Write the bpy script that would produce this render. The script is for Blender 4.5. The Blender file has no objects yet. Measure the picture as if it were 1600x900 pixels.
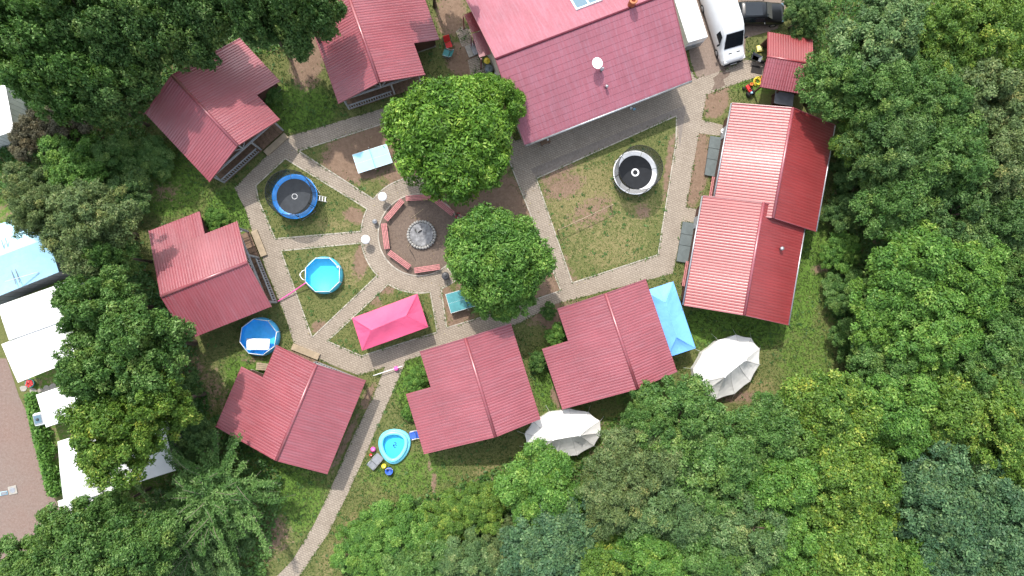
import bpy, bmesh, math, random
import numpy as np
from mathutils import Vector, Matrix
from mathutils.geometry import delaunay_2d_cdt

random.seed(7)
rng = np.random.default_rng(7)
R = math.radians
scene = bpy.context.scene
col = scene.collection

# ------------------------------------------------------------------ camera
CAM = Vector((-2.6, -2.0, 54.0))
FPX = 1080.0                       # focal length in pixels of a 1600 wide picture
fwd = (Vector((0, 0, 0)) - CAM).normalized()
rgt = fwd.cross(Vector((0, 1, 0))).normalized()
upv = rgt.cross(fwd).normalized()
cam_data = bpy.data.cameras.new('camera')
cam_data.sensor_width = 36.0
cam_data.lens = 36.0 * FPX / 1600.0
cam_data.clip_end = 3000.0
cam = bpy.data.objects.new('camera', cam_data)
col.objects.link(cam)
m3 = Matrix((rgt, upv, -fwd)).transposed()
cam.matrix_world = Matrix.Translation(CAM) @ m3.to_4x4()
scene.camera = cam

# ------------------------------------------------------------------ light
SUN_EL = 54.0
sh = Vector((0.34, -0.94, 0)).normalized()          # direction shadows fall on the ground
sun_dir = Vector((-sh.x * math.cos(R(SUN_EL)), -sh.y * math.cos(R(SUN_EL)), math.sin(R(SUN_EL))))
world = bpy.data.worlds.new('World')
scene.world = world
world.use_nodes = True
wn = world.node_tree
bg = wn.nodes['Background']
sky = wn.nodes.new('ShaderNodeTexSky')
sky.sky_type = 'NISHITA'
sky.sun_disc = False
sky.sun_elevation = R(SUN_EL)
sky.sun_rotation = math.atan2(sun_dir.x, sun_dir.y)
sky.air_density = 1.6
sky.dust_density = 2.5
sky.ozone_density = 0.6
hsv = wn.nodes.new('ShaderNodeHueSaturation')          # broken cloud: the sky is paler than clear blue
hsv.inputs['Saturation'].default_value = 0.55
wn.links.new(sky.outputs[0], hsv.inputs['Color'])
wn.links.new(hsv.outputs[0], bg.inputs[0])
bg.inputs[1].default_value = 0.15
sl = bpy.data.lights.new('sun', 'SUN')
sl.energy = 2.1
sl.angle = R(0.6)
sl.color = (1.0, 0.95, 0.88)
so = bpy.data.objects.new('sun', sl)
col.objects.link(so)
so.rotation_euler = (-sun_dir).to_track_quat('-Z', 'Y').to_euler()
so.location = (0, 0, 80)
scene.view_settings.view_transform = 'Standard'
scene.view_settings.look = 'None'
scene.view_settings.gamma = 1.0
scene.view_settings.use_curve_mapping = False
scene.view_settings.exposure = 1.17
scene.render.engine = 'CYCLES'
scene.cycles.max_bounces = 8
scene.cycles.transparent_max_bounces = 12


def P(px, py, z=0.0):
    """the point at height z that the photograph shows at pixel (px, py)"""
    d = fwd * FPX + rgt * (px - 800.0) + upv * (450.0 - py)
    return CAM + d * ((z - CAM.z) / d.z)


def PA(px, py, z=0.0):
    px = np.asarray(px, float); py = np.asarray(py, float)
    d = np.array(fwd) * FPX + np.outer(px - 800.0, np.array(rgt)) + np.outer(450.0 - py, np.array(upv))
    t = (z - CAM.z) / d[:, 2]
    return np.array(CAM) + d * t[:, None]


# ------------------------------------------------------------------ materials
MATS = {}


def newmat(name):
    m = bpy.data.materials.new(name)
    m.use_nodes = True
    MATS[name] = m
    nt = m.node_tree
    return m, nt, nt.nodes['Principled BSDF'], nt.nodes['Material Output']


def N(nt, t, **kw):
    n = nt.nodes.new(t)
    for k, v in kw.items():
        setattr(n, k, v)
    return n


def texco(nt, scale=1.0, kind='Object', rot=0.0):
    tc = N(nt, 'ShaderNodeTexCoord')
    mp = N(nt, 'ShaderNodeMapping')
    mp.inputs['Scale'].default_value = (scale, scale, scale) if not isinstance(scale, tuple) else scale
    mp.inputs['Rotation'].default_value = (0, 0, rot)
    nt.links.new(tc.outputs[kind], mp.inputs[0])
    return mp.outputs[0]


def noise(nt, vec, scale, detail=4, rough=0.6):
    n = N(nt, 'ShaderNodeTexNoise')
    n.inputs['Scale'].default_value = scale
    n.inputs['Detail'].default_value = detail
    n.inputs['Roughness'].default_value = rough
    nt.links.new(vec, n.inputs['Vector'])
    return n.outputs['Fac']


def ramp(nt, fac, stops):
    r = N(nt, 'ShaderNodeValToRGB')
    el = r.color_ramp.elements
    while len(el) < len(stops):
        el.new(0.5)
    for e, (p, c) in zip(el, stops):
        e.position = p
        e.color = (c[0], c[1], c[2], 1) if not isinstance(c, (int, float)) else (c, c, c, 1)
    nt.links.new(fac, r.inputs[0])
    return r.outputs[0]


def mixc(nt, fac, a, b, mode='MIX'):
    m = N(nt, 'ShaderNodeMix', data_type='RGBA', blend_type=mode)
    for sock, v in ((m.inputs['Factor'], fac), (m.inputs['A'], a), (m.inputs['B'], b)):
        if isinstance(v, (int, float)):
            sock.default_value = v
        elif isinstance(v, tuple):
            sock.default_value = (v[0], v[1], v[2], 1)
        else:
            nt.links.new(v, sock)
    return m.outputs['Result']


def bump(nt, bsdf, h, strength=0.3, dist=0.02):
    b = N(nt, 'ShaderNodeBump')
    b.inputs['Strength'].default_value = strength
    b.inputs['Distance'].default_value = dist
    nt.links.new(h, b.inputs['Height'])
    nt.links.new(b.outputs[0], bsdf.inputs['Normal'])


def plain(name, c, rough=0.6, spec=0.4, var=0.18, scale=3.0, metal=0.0, fine=0.0):
    m, nt, b, o = newmat(name)
    v = texco(nt)
    n = noise(nt, v, scale)
    lo = tuple(x * (1 - var) for x in c)
    hi = tuple(min(1, x * (1 + var)) for x in c)
    nt.links.new(ramp(nt, n, [(0.3, lo), (0.7, hi)]), b.inputs['Base Color'])
    b.inputs['Roughness'].default_value = rough
    b.inputs['Specular IOR Level'].default_value = spec
    b.inputs['Metallic'].default_value = metal
    if fine:
        bump(nt, b, noise(nt, v, 30), fine, 0.01)
    return m


def cloth(name, c, rough=0.6, fold=0.5):
    m, nt, b, o = newmat(name)
    v = texco(nt)
    n1 = noise(nt, v, 1.1, 5, 0.65); n2 = noise(nt, v, 0.5, 3)
    base = ramp(nt, n2, [(0.3, tuple(x * 0.9 for x in c)), (0.7, tuple(min(1, x * 1.08) for x in c))])
    n3 = noise(nt, v, 6.0, 4)
    base = mixc(nt, ramp(nt, n3, [(0.55, 0.0), (0.8, 0.25)]), base, tuple(x * 0.72 + 0.03 for x in c))
    nt.links.new(base, b.inputs['Base Color'])
    b.inputs['Roughness'].default_value = rough
    b.inputs['Specular IOR Level'].default_value = 0.35
    bump(nt, b, n1, fold, 0.12)


def roofmat(name, c, rough=0.34, coat=0.45, croug=0.26):
    """painted sheet metal: faded patches, runs of dirt down the slope, specks of moss"""
    m, nt, b, o = newmat(name)
    tc = N(nt, 'ShaderNodeTexCoord')
    v = tc.outputs['Object']
    mp = N(nt, 'ShaderNodeMapping'); mp.inputs['Scale'].default_value = (0.35, 4.0, 0.35)
    nt.links.new(v, mp.inputs[0])
    n1 = noise(nt, v, 0.45, 5)
    n2 = noise(nt, v, 7.0, 4)
    n3 = noise(nt, mp.outputs[0], 1.6, 6, 0.7)
    n4 = noise(nt, v, 20.0, 3, 0.7)
    base = ramp(nt, n1, [(0.3, tuple(x * 0.86 for x in c)), (0.7, tuple(x * 1.12 for x in c))])
    fade = ramp(nt, n3, [(0.45, 0.0), (0.75, 0.34)])
    base = mixc(nt, fade, base, (c[0] * 1.15, c[1] * 2.6, c[2] * 2.5))
    run = ramp(nt, n3, [(0.22, 0.42), (0.42, 0.0)])
    base = mixc(nt, run, base, tuple(x * 0.62 for x in c))
    moss = ramp(nt, n4, [(0.70, 0.0), (0.78, 0.55)])
    base = mixc(nt, moss, base, (0.10, 0.07, 0.05))
    nt.links.new(base, b.inputs['Base Color'])
    nt.links.new(ramp(nt, n2, [(0.3, rough - 0.05), (0.75, rough + 0.13)]), b.inputs['Roughness'])
    b.inputs['Specular IOR Level'].default_value = 0.7
    b.inputs['Coat Weight'].default_value = coat
    b.inputs['Coat Roughness'].default_value = croug
    return m


roofmat('roof_red', (0.245, 0.054, 0.069))
roofmat('roof_brick', (0.215, 0.025, 0.027), 0.40, 0.42, 0.28)
roofmat('roof_red_dark', (0.26, 0.035, 0.042))
roofmat('roof_pink', (0.268, 0.076, 0.106), 0.70, 0.0, 0.5)
plain('ridge_dark', (0.11, 0.022, 0.036), 0.8, spec=0.2)
plain('timber_dark', (0.075, 0.035, 0.026), 0.75)
plain('timber_grey', (0.27, 0.28, 0.29), 0.7)
plain('timber_deck', (0.16, 0.10, 0.065), 0.75, var=0.35, scale=6)
plain('timber_pale', (0.30, 0.235, 0.16), 0.7, var=0.2)
plain('wall_render', (0.55, 0.50, 0.42), 0.85)
plain('concrete', (0.30, 0.28, 0.25), 0.9, fine=0.3)
plain('kerb', (0.36, 0.33, 0.28), 0.9, var=0.3, scale=2.5, fine=0.3)
plain('metal_grey', (0.35, 0.36, 0.38), 0.4, metal=0.6)
plain('metal_white', (0.75, 0.75, 0.75), 0.35)
plain('metal_dark', (0.05, 0.05, 0.055), 0.45)
plain('plastic_white', (0.80, 0.80, 0.80), 0.35, var=0.03)
plain('plastic_yellow', (0.80, 0.62, 0.05), 0.4)
plain('cloth_yellow', (0.80, 0.74, 0.30), 0.8)
plain('plastic_blue', (0.04, 0.12, 0.50), 0.4)
plain('plastic_pink', (0.80, 0.12, 0.40), 0.4)
plain('plastic_red', (0.60, 0.03, 0.03), 0.4)
plain('plastic_grey', (0.13, 0.16, 0.18), 0.5)
plain('plastic_orange', (0.60, 0.17, 0.04), 0.5)
plain('plastic_teal', (0.05, 0.22, 0.22), 0.5)
cloth('tarp_blue', (0.15, 0.39, 0.80))
cloth('tarp_cyan', (0.36, 0.62, 0.78))
cloth('tarp_pink', (0.60, 0.085, 0.185))
cloth('tarp_white', (0.74, 0.74, 0.73))
plain('tarp_grey', (0.20, 0.21, 0.23), 0.6)
plain('pad_blue', (0.03, 0.25, 0.72), 0.4, var=0.15, scale=2)
plain('pad_white', (0.74, 0.75, 0.77), 0.5, var=0.06)
plain('mat_black', (0.014, 0.016, 0.020), 0.7, spec=0.25)
plain('mat_grey', (0.036, 0.042, 0.050), 0.7, spec=0.3)
plain('liner_cyan', (0.10, 0.62, 0.85), 0.45, var=0.08)
plain('liner_blue', (0.10, 0.50, 0.90), 0.45, var=0.1)
plain('vinyl_cyan', (0.20, 0.66, 0.82), 0.3, var=0.08)
plain('table_blue', (0.30, 0.62, 0.78), 0.4, var=0.05)
plain('table_teal', (0.06, 0.24, 0.26), 0.4)
plain('bench_red', (0.42, 0.16, 0.16), 0.6, var=0.3, scale=8)
plain('stone', (0.36, 0.35, 0.33), 0.9, var=0.3, scale=5, fine=0.4)
plain('ash', (0.20, 0.20, 0.205), 0.95, var=0.5, scale=4, fine=0.6)
plain('charred', (0.03, 0.027, 0.025), 0.9)
plain('deck_slab', (0.10, 0.12, 0.12), 0.6, var=0.15)
plain('rubber', (0.02, 0.02, 0.02), 0.8)
plain('bark', (0.10, 0.075, 0.055), 0.95, var=0.4, scale=6, fine=0.6)
plain('bark_pale', (0.17, 0.15, 0.11), 0.95, var=0.3, scale=6)
plain('skin', (0.55, 0.32, 0.23), 0.55)
plain('hair', (0.045, 0.025, 0.015), 0.6)
plain('cloth_red', (0.25, 0.03, 0.04), 0.85)
plain('cloth_grey', (0.42, 0.42, 0.45), 0.85)
plain('tile_orange', (0.45, 0.16, 0.07), 0.7)
plain('terracotta', (0.40, 0.13, 0.07), 0.8)


def paint(name, c, rough=0.25):
    m, nt, b, o = newmat(name)
    v = texco(nt)
    n = noise(nt, v, 2.0)
    nt.links.new(ramp(nt, n, [(0.3, tuple(x * 0.95 for x in c)), (0.7, c)]), b.inputs['Base Color'])
    b.inputs['Roughness'].default_value = rough
    b.inputs['Coat Weight'].default_value = 0.6 if c[0] > 0.1 else 0.15
    b.inputs['Coat Roughness'].default_value = 0.06


paint('paint_white', (0.78, 0.79, 0.80))
paint('paint_black', (0.008, 0.009, 0.011), 0.3)
paint('glass_dark', (0.012, 0.016, 0.02), 0.05)
paint('glass_sky', (0.10, 0.17, 0.22), 0.08)

# canvas: cloth that lets some light through
m, nt, b, o = newmat('canvas')
b.inputs['Base Color'].default_value = (0.80, 0.79, 0.76, 1)
b.inputs['Roughness'].default_value = 0.9
tr = N(nt, 'ShaderNodeBsdfTranslucent'); tr.inputs[0].default_value = (0.7, 0.68, 0.62, 1)
mx = N(nt, 'ShaderNodeMixShader'); mx.inputs[0].default_value = 0.2
nt.links.new(b.outputs[0], mx.inputs[1]); nt.links.new(tr.outputs[0], mx.inputs[2]); nt.links.new(mx.outputs[0], o.inputs[0])
v = texco(nt); bump(nt, b, noise(nt, v, 2.5), 0.35, 0.05)

plain('canvas_tape', (0.52, 0.51, 0.48), 0.9)
# safety net: a real mesh is finer than a pixel, so half open cloth
m, nt, b, o = newmat('net')
b.inputs['Base Color'].default_value = (0.015, 0.015, 0.02, 1)
tr = N(nt, 'ShaderNodeBsdfTransparent')
mx = N(nt, 'ShaderNodeMixShader'); mx.inputs[0].default_value = 0.68
nt.links.new(tr.outputs[0], mx.inputs[1]); nt.links.new(b.outputs[0], mx.inputs[2]); nt.links.new(mx.outputs[0], o.inputs[0])

# water
m, nt, b, o = newmat('water')
tr = N(nt, 'ShaderNodeBsdfTransparent'); tr.inputs[0].default_value = (0.72, 0.95, 0.98, 1)
gl = N(nt, 'ShaderNodeBsdfGlossy'); gl.inputs['Roughness'].default_value = 0.05
fr = N(nt, 'ShaderNodeFresnel'); fr.inputs[0].default_value = 1.33
mx = N(nt, 'ShaderNodeMixShader')
nt.links.new(fr.outputs[0], mx.inputs[0]); nt.links.new(tr.outputs[0], mx.inputs[1]); nt.links.new(gl.outputs[0], mx.inputs[2])
nt.links.new(mx.outputs[0], o.inputs[0])
v = texco(nt); bb = N(nt, 'ShaderNodeBump'); bb.inputs['Strength'].default_value = 0.25; bb.inputs['Distance'].default_value = 0.03
nt.links.new(noise(nt, v, 3.0), bb.inputs['Height']); nt.links.new(bb.outputs[0], gl.inputs['Normal'])


def soilgrass():
    """lawn ground: attributes say where the turf is worn to earth or dried to straw"""
    m, nt, b, o = newmat('lawn')
    v = texco(nt, 1.0, 'Generated')
    geo = N(nt, 'ShaderNodeNewGeometry'); v = geo.outputs['Position']
    nA = noise(nt, v, 0.35, 6, 0.65)
    nB = noise(nt, v, 2.2, 6, 0.7)
    nC = noise(nt, v, 5.5, 5, 0.75)
    nD = noise(nt, v, 16.0, 3, 0.75)
    g1 = ramp(nt, nA, [(0.3, (0.085, 0.115, 0.030)), (0.55, (0.120, 0.145, 0.040)), (0.75, (0.175, 0.165, 0.065))])
    g2 = ramp(nt, nB, [(0.3, (0.045, 0.085, 0.018)), (0.7, (0.17, 0.155, 0.065))])
    g = mixc(nt, 0.5, g1, g2)
    g = mixc(nt, 0.55, g, ramp(nt, nC, [(0.32, (0.030, 0.055, 0.012)), (0.68, (0.20, 0.205, 0.075))]))
    g = mixc(nt, 0.38, g, ramp(nt, nD, [(0.35, (0.04, 0.055, 0.018)), (0.65, (0.22, 0.20, 0.09))]))
    s = ramp(nt, nB, [(0.3, (0.150, 0.100, 0.068)), (0.7, (0.235, 0.165, 0.118))])
    s = mixc(nt, 0.35, s, ramp(nt, nC, [(0.35, (0.10, 0.065, 0.045)), (0.7, (0.30, 0.20, 0.145))]))
    st = ramp(nt, nC, [(0.3, (0.12, 0.115, 0.045)), (0.7, (0.24, 0.205, 0.10))])
    at = N(nt, 'ShaderNodeAttribute', attribute_name='wear')
    sep = N(nt, 'ShaderNodeSeparateColor'); nt.links.new(at.outputs['Color'], sep.inputs[0])

    def edge(chan, amp):
        ma = N(nt, 'ShaderNodeMath', operation='MULTIPLY_ADD')
        nt.links.new(nB, ma.inputs[0]); ma.inputs[1].default_value = amp * 1.6
        nt.links.new(chan, ma.inputs[2])
        mb_ = N(nt, 'ShaderNodeMath', operation='MULTIPLY_ADD')
        nt.links.new(nC, mb_.inputs[0]); mb_.inputs[1].default_value = amp * 1.0
        nt.links.new(ma.outputs[0], mb_.inputs[2])
        mc = N(nt, 'ShaderNodeMath', operation='SUBTRACT'); nt.links.new(mb_.outputs[0], mc.inputs[0]); mc.inputs[1].default_value = amp * 1.3
        return ramp(nt, mc.outputs[0], [(0.38, 0.0), (0.62, 1.0)])
    c = mixc(nt, edge(sep.outputs[1], 0.8), g, st)
    c = mixc(nt, edge(sep.outputs[2], 0.6), c, ramp(nt, nC, [(0.3, (0.050, 0.100, 0.018)), (0.7, (0.130, 0.225, 0.040))]))
    c = mixc(nt, edge(sep.outputs[0], 0.8), c, s)
    nt.links.new(c, b.inputs['Base Color'])
    b.inputs['Roughness'].default_value = 0.95
    b.inputs['Specular IOR Level'].default_value = 0.15
    bump(nt, b, mixc(nt, 0.5, nC, nD), 0.9, 0.06)


soilgrass()


def paving():
    m, nt, b, o = newmat('paving')
    geo = N(nt, 'ShaderNodeNewGeometry')
    mp = N(nt, 'ShaderNodeMapping'); mp.inputs['Rotation'].default_value = (0, 0, R(24))
    nt.links.new(geo.outputs['Position'], mp.inputs[0])
    br = N(nt, 'ShaderNodeTexBrick')
    br.inputs['Scale'].default_value = 1.0
    br.inputs['Brick Width'].default_value = 0.24
    br.inputs['Row Height'].default_value = 0.16
    br.inputs['Mortar Size'].default_value = 0.020
    br.inputs['Mortar Smooth'].default_value = 0.3
    br.inputs['Bias'].default_value = 0.0
    br.inputs['Color1'].default_value = (0.335, 0.290, 0.240, 1)
    br.inputs['Color2'].default_value = (0.275, 0.235, 0.192, 1)
    br.inputs['Mortar'].default_value = (0.16, 0.135, 0.105, 1)
    nt.links.new(mp.outputs[0], br.inputs['Vector'])
    nA = noise(nt, geo.outputs['Position'], 0.6, 6, 0.7)
    nB = noise(nt, geo.outputs['Position'], 7, 4, 0.7)
    c = mixc(nt, 0.55, br.outputs['Color'], ramp(nt, nA, [(0.28, (0.60, 0.58, 0.55)), (0.6, (1.0, 1.0, 1.0)), (0.75, (1.1, 1.06, 1.0))]), 'MULTIPLY')
    c = mixc(nt, 0.22, c, ramp(nt, nB, [(0.3, (0.16, 0.12, 0.09)), (0.7, (0.42, 0.35, 0.28))]))
    nt.links.new(c, b.inputs['Base Color'])
    b.inputs['Roughness'].default_value = 0.9
    b.inputs['Specular IOR Level'].default_value = 0.25
    bump(nt, b, br.outputs['Fac'], -0.6, 0.01)


paving()


def earth(name, a, c, rough=0.95, big=0.5):
    m, nt, b, o = newmat(name)
    geo = N(nt, 'ShaderNodeNewGeometry'); v = geo.outputs['Position']
    n1 = noise(nt, v, big, 6, 0.7); n2 = noise(nt, v, 6, 6, 0.75); n3 = noise(nt, v, 25, 3, 0.7)
    k = ramp(nt, n1, [(0.3, a), (0.7, c)])
    k = mixc(nt, 0.5, k, ramp(nt, n2, [(0.32, tuple(x * 0.45 for x in a)), (0.7, tuple(min(1, x * 1.3) for x in c))]))
    k = mixc(nt, 0.25, k, ramp(nt, n3, [(0.35, tuple(x * 0.4 for x in a)), (0.68, tuple(min(1, x * 1.6) for x in c))]))
    nt.links.new(k, b.inputs['Base Color'])
    b.inputs['Roughness'].default_value = rough
    b.inputs['Specular IOR Level'].default_value = 0.2
    bump(nt, b, mixc(nt, 0.5, n2, n3), 0.8, 0.05)


earth('soil_dark', (0.115, 0.085, 0.068), (0.185, 0.14, 0.112), big=1.2)
earth('road_red', (0.225, 0.132, 0.106), (0.205, 0.170, 0.150), big=0.16)
earth('gravel_grey', (0.17, 0.145, 0.125), (0.25, 0.215, 0.185), big=0.8)
earth('drive', (0.15, 0.115, 0.09), (0.26, 0.20, 0.165), big=0.35)


def leafmat(name, dark, light, tip=None, transl=0.22):
    m, nt, b, o = newmat(name)
    at = N(nt, 'ShaderNodeAttribute', attribute_name='tint')
    sep = N(nt, 'ShaderNodeSeparateColor'); nt.links.new(at.outputs['Color'], sep.inputs[0])
    c = ramp(nt, sep.outputs[0], [(0.1, dark), (0.75, light), (1.0, tip or tuple(min(1, x * 1.5) for x in light))])
    c = mixc(nt, ramp(nt, sep.outputs[1], [(0.55, 0.0), (0.95, 0.6)]), c, (1.38, 1.06, 0.78), 'MULTIPLY')
    nt.links.new(c, b.inputs['Base Color'])
    b.inputs['Roughness'].default_value = 0.55
    b.inputs['Specular IOR Level'].default_value = 0.35
    tr = N(nt, 'ShaderNodeBsdfTranslucent')
    hs = N(nt, 'ShaderNodeHueSaturation'); hs.inputs['Value'].default_value = 1.1; hs.inputs['Saturation'].default_value = 1.1
    nt.links.new(c, hs.inputs['Color']); nt.links.new(hs.outputs[0], tr.inputs[0])
    mx = N(nt, 'ShaderNodeMixShader'); mx.inputs[0].default_value = transl
    nt.links.new(b.outputs[0], mx.inputs[1]); nt.links.new(tr.outputs[0], mx.inputs[2])
    nt.links.new(mx.outputs[0], o.inputs[0])


leafmat('leaf_chestnut', (0.048, 0.125, 0.012), (0.125, 0.265, 0.026), (0.29, 0.44, 0.08))
leafmat('leaf_dark', (0.036, 0.090, 0.022), (0.092, 0.180, 0.046), (0.20, 0.30, 0.10))
leafmat('leaf_mid', (0.040, 0.108, 0.021), (0.105, 0.210, 0.046), (0.20, 0.31, 0.10))
leafmat('leaf_bright', (0.050, 0.135, 0.020), (0.120, 0.255, 0.040), (0.24, 0.38, 0.09))
leafmat('leaf_yellow', (0.052, 0.122, 0.016), (0.132, 0.240, 0.034), (0.30, 0.37, 0.07))
leafmat('leaf_olive', (0.062, 0.108, 0.034), (0.138, 0.205, 0.070), (0.26, 0.29, 0.12))
leafmat('leaf_blue', (0.038, 0.095, 0.045), (0.080, 0.165, 0.064), (0.17, 0.28, 0.12))
leafmat('leaf_grey', (0.052, 0.112, 0.036), (0.122, 0.215, 0.072), (0.25, 0.33, 0.14))
leafmat('leaf_brown', (0.060, 0.058, 0.036), (0.130, 0.125, 0.072), (0.22, 0.20, 0.12))
leafmat('leaf_litter', (0.10, 0.06, 0.03), (0.34, 0.26, 0.09), (0.46, 0.42, 0.24))
leafmat('grass_blade', (0.045, 0.085, 0.016), (0.115, 0.168, 0.038), (0.24, 0.235, 0.095), 0.2)


# ------------------------------------------------------------------ mesh helpers
class MB:
    def __init__(s):
        s.v = []; s.f = []

    def add(s, vs, fs):
        k = len(s.v)
        s.v.extend([tuple(x) for x in vs])
        s.f.extend([tuple(i + k for i in f) for f in fs])
        return s

    def box(s, c, d, rz=0.0, tilt=None):
        hx, hy, hz = d[0] / 2, d[1] / 2, d[2] / 2
        M = Matrix.Rotation(rz, 3, 'Z')
        if tilt is not None:
            M = M @ tilt
        vs = [M @ Vector((x * hx, y * hy, z * hz)) + Vector(c) for x in (-1, 1) for y in (-1, 1) for z in (-1, 1)]
        return s.add(vs, [(0, 1, 3, 2), (4, 6, 7, 5), (0, 4, 5, 1), (2, 3, 7, 6), (0, 2, 6, 4), (1, 5, 7, 3)])

    def bar(s, p, q, w, h, up=(0, 0, 1)):
        p = Vector(p); q = Vector(q); d = (q - p)
        d.normalize()
        a = d.cross(Vector(up))
        if a.length < 1e-4:
            a = d.cross(Vector((1, 0, 0)))
        a.normalize(); b_ = a.cross(d)
        vs = []
        for e in (p, q):
            for i, j in ((-1, -1), (1, -1), (1, 1), (-1, 1)):
                vs.append(e + a * i * w / 2 + b_ * j * h / 2)
        return s.add(vs, [(0, 1, 2, 3), (7, 6, 5, 4), (0, 4, 5, 1), (1, 5, 6, 2), (2, 6, 7, 3), (3, 7, 4, 0)])

    def tube(s, pts, r, n=8, closed=False, cap=True):
        pts = [Vector(p) for p in pts]
        rs = r if isinstance(r, (list, tuple)) else [r] * len(pts)
        rings = []
        for i, p in enumerate(pts):
            if closed:
                d = pts[(i + 1) % len(pts)] - pts[i - 1]
            else:
                d = pts[min(i + 1, len(pts) - 1)] - pts[max(i - 1, 0)]
            d.normalize()
            a = d.cross(Vector((0, 0, 1)))
            if a.length < 1e-3:
                a = Vector((1, 0, 0))
            a.normalize(); b_ = a.cross(d)
            rings.append([p + (a * math.cos(t) + b_ * math.sin(t)) * rs[i] for t in [2 * math.pi * k / n for k in range(n)]])
        vs = [v for rg in rings for v in rg]
        fs = []
        m_ = len(rings)
        for i in range(m_ if closed else m_ - 1):
            j = (i + 1) % m_
            for k in range(n):
                fs.append((i * n + k, i * n + (k + 1) % n, j * n + (k + 1) % n, j * n + k))
        if cap and not closed:
            fs.append(tuple(reversed(range(n)))); fs.append(tuple(range((m_ - 1) * n, m_ * n)))
        return s.add(vs, fs)

    def lathe(s, prof, n=24, c=(0, 0, 0)):
        vs = []; fs = []
        for (r, z) in prof:
            for k in range(n):
                t = 2 * math.pi * k / n
                vs.append((c[0] + r * math.cos(t), c[1] + r * math.sin(t), c[2] + z))
        for i in range(len(prof) - 1):
            for k in range(n):
                fs.append((i * n + k, i * n + (k + 1) % n, (i + 1) * n + (k + 1) % n, (i + 1) * n + k))
        if prof[0][0] > 1e-4: fs.append(tuple(reversed(range(n))))
        if prof[-1][0] > 1e-4: fs.append(tuple(range((len(prof) - 1) * n, len(prof) * n)))
        return s.add(vs, fs)

    def prism(s, poly, z0, z1):
        n = len(poly)
        vs = [(p[0], p[1], z0) for p in poly] + [(p[0], p[1], z1) for p in poly]
        fs = [tuple(reversed(range(n))), tuple(range(n, 2 * n))]
        for k in range(n):
            fs.append((k, (k + 1) % n, n + (k + 1) % n, n + k))
        return s.add(vs, fs)

    def ball(s, c, r, nu=12, nv=8, sc=(1, 1, 1)):
        vs = []; fs = []
        for i in range(nv + 1):
            ph = math.pi * i / nv
            for k in range(nu):
                t = 2 * math.pi * k / nu
                vs.append((c[0] + r * sc[0] * math.sin(ph) * math.cos(t), c[1] + r * sc[1] * math.sin(ph) * math.sin(t), c[2] + r * sc[2] * math.cos(ph)))
        for i in range(nv):
            for k in range(nu):
                fs.append((i * nu + k, (i + 1) * nu + k, (i + 1) * nu + (k + 1) % nu, i * nu + (k + 1) % nu))
        return s.add(vs, fs)

    def build(s, name, mat, parent=None, smooth=False, bevel=0.0):
        me = bpy.data.meshes.new(name)
        me.from_pydata(s.v, [], s.f)
        me.update()
        o = bpy.data.objects.new(name, me)
        col.objects.link(o)
        me.materials.append(MATS[mat])
        if smooth:
            me.polygons.foreach_set('use_smooth', [True] * len(me.polygons))
        if parent: o.parent = parent
        if bevel:
            md = o.modifiers.new('bevel', 'BEVEL'); md.width = bevel; md.segments = 2; md.limit_method = 'ANGLE'
        return o


def tag(o, label=None, cat=None, group=None, kind=None):
    if label: o['label'] = label
    if cat: o['category'] = cat
    if group: o['group'] = group
    if kind: o['kind'] = kind
    return o


def thing(name, label, cat, loc=(0, 0, 0), rz=0.0, group=None):
    o = bpy.data.objects.new(name, None)
    o.empty_display_size = 0.3
    col.objects.link(o)
    o.location = loc; o.rotation_euler = (0, 0, rz)
    return tag(o, label, cat, group)


def place(o, loc, rz=0.0):
    o.location = loc; o.rotation_euler = (0, 0, rz)
    return o


def npmesh(name, V, F, mat, tint=None, parent=None, attr='tint'):
    """V (n,3), F (m,3 or 4)"""
    me = bpy.data.meshes.new(name)
    V = np.ascontiguousarray(V, np.float32); F = np.ascontiguousarray(F, np.int32)
    k = F.shape[1]
    me.vertices.add(len(V)); me.vertices.foreach_set('co', V.ravel())
    me.loops.add(F.size); me.loops.foreach_set('vertex_index', F.ravel())
    me.polygons.add(len(F)); me.polygons.foreach_set('loop_start', np.arange(0, F.size, k, dtype=np.int32))
    me.update(calc_edges=True)
    if tint is not None:
        a = me.attributes.new(attr, 'FLOAT_COLOR', 'POINT')
        a.data.foreach_set('color', np.ascontiguousarray(tint, np.float32).ravel())
    me.materials.append(MATS[mat])
    return me


def link(name, me, parent=None):
    o = bpy.data.objects.new(name, me); col.objects.link(o)
    if parent: o.parent = parent
    return o


def inside(px, py, poly):
    px = np.asarray(px, float); py = np.asarray(py, float)
    r = np.zeros(px.shape, bool)
    n = len(poly)
    for i in range(n):
        x1, y1 = poly[i]; x2, y2 = poly[(i + 1) % n]
        if y1 == y2: continue
        c = ((y1 > py) != (y2 > py)) & (px < (x2 - x1) * (py - y1) / (y2 - y1) + x1)
        r ^= c
    return r


# ------------------------------------------------------------------ layout of the ground, traced in the photograph's pixels
RC, RI, RO = (655.0, 367.0), 64.0, 91.0


def arc(r, a0, a1, n=14):
    return [(RC[0] + r * math.cos(R(a)), RC[1] + r * math.sin(R(a))) for a in np.linspace(a0, a1, n)]


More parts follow.
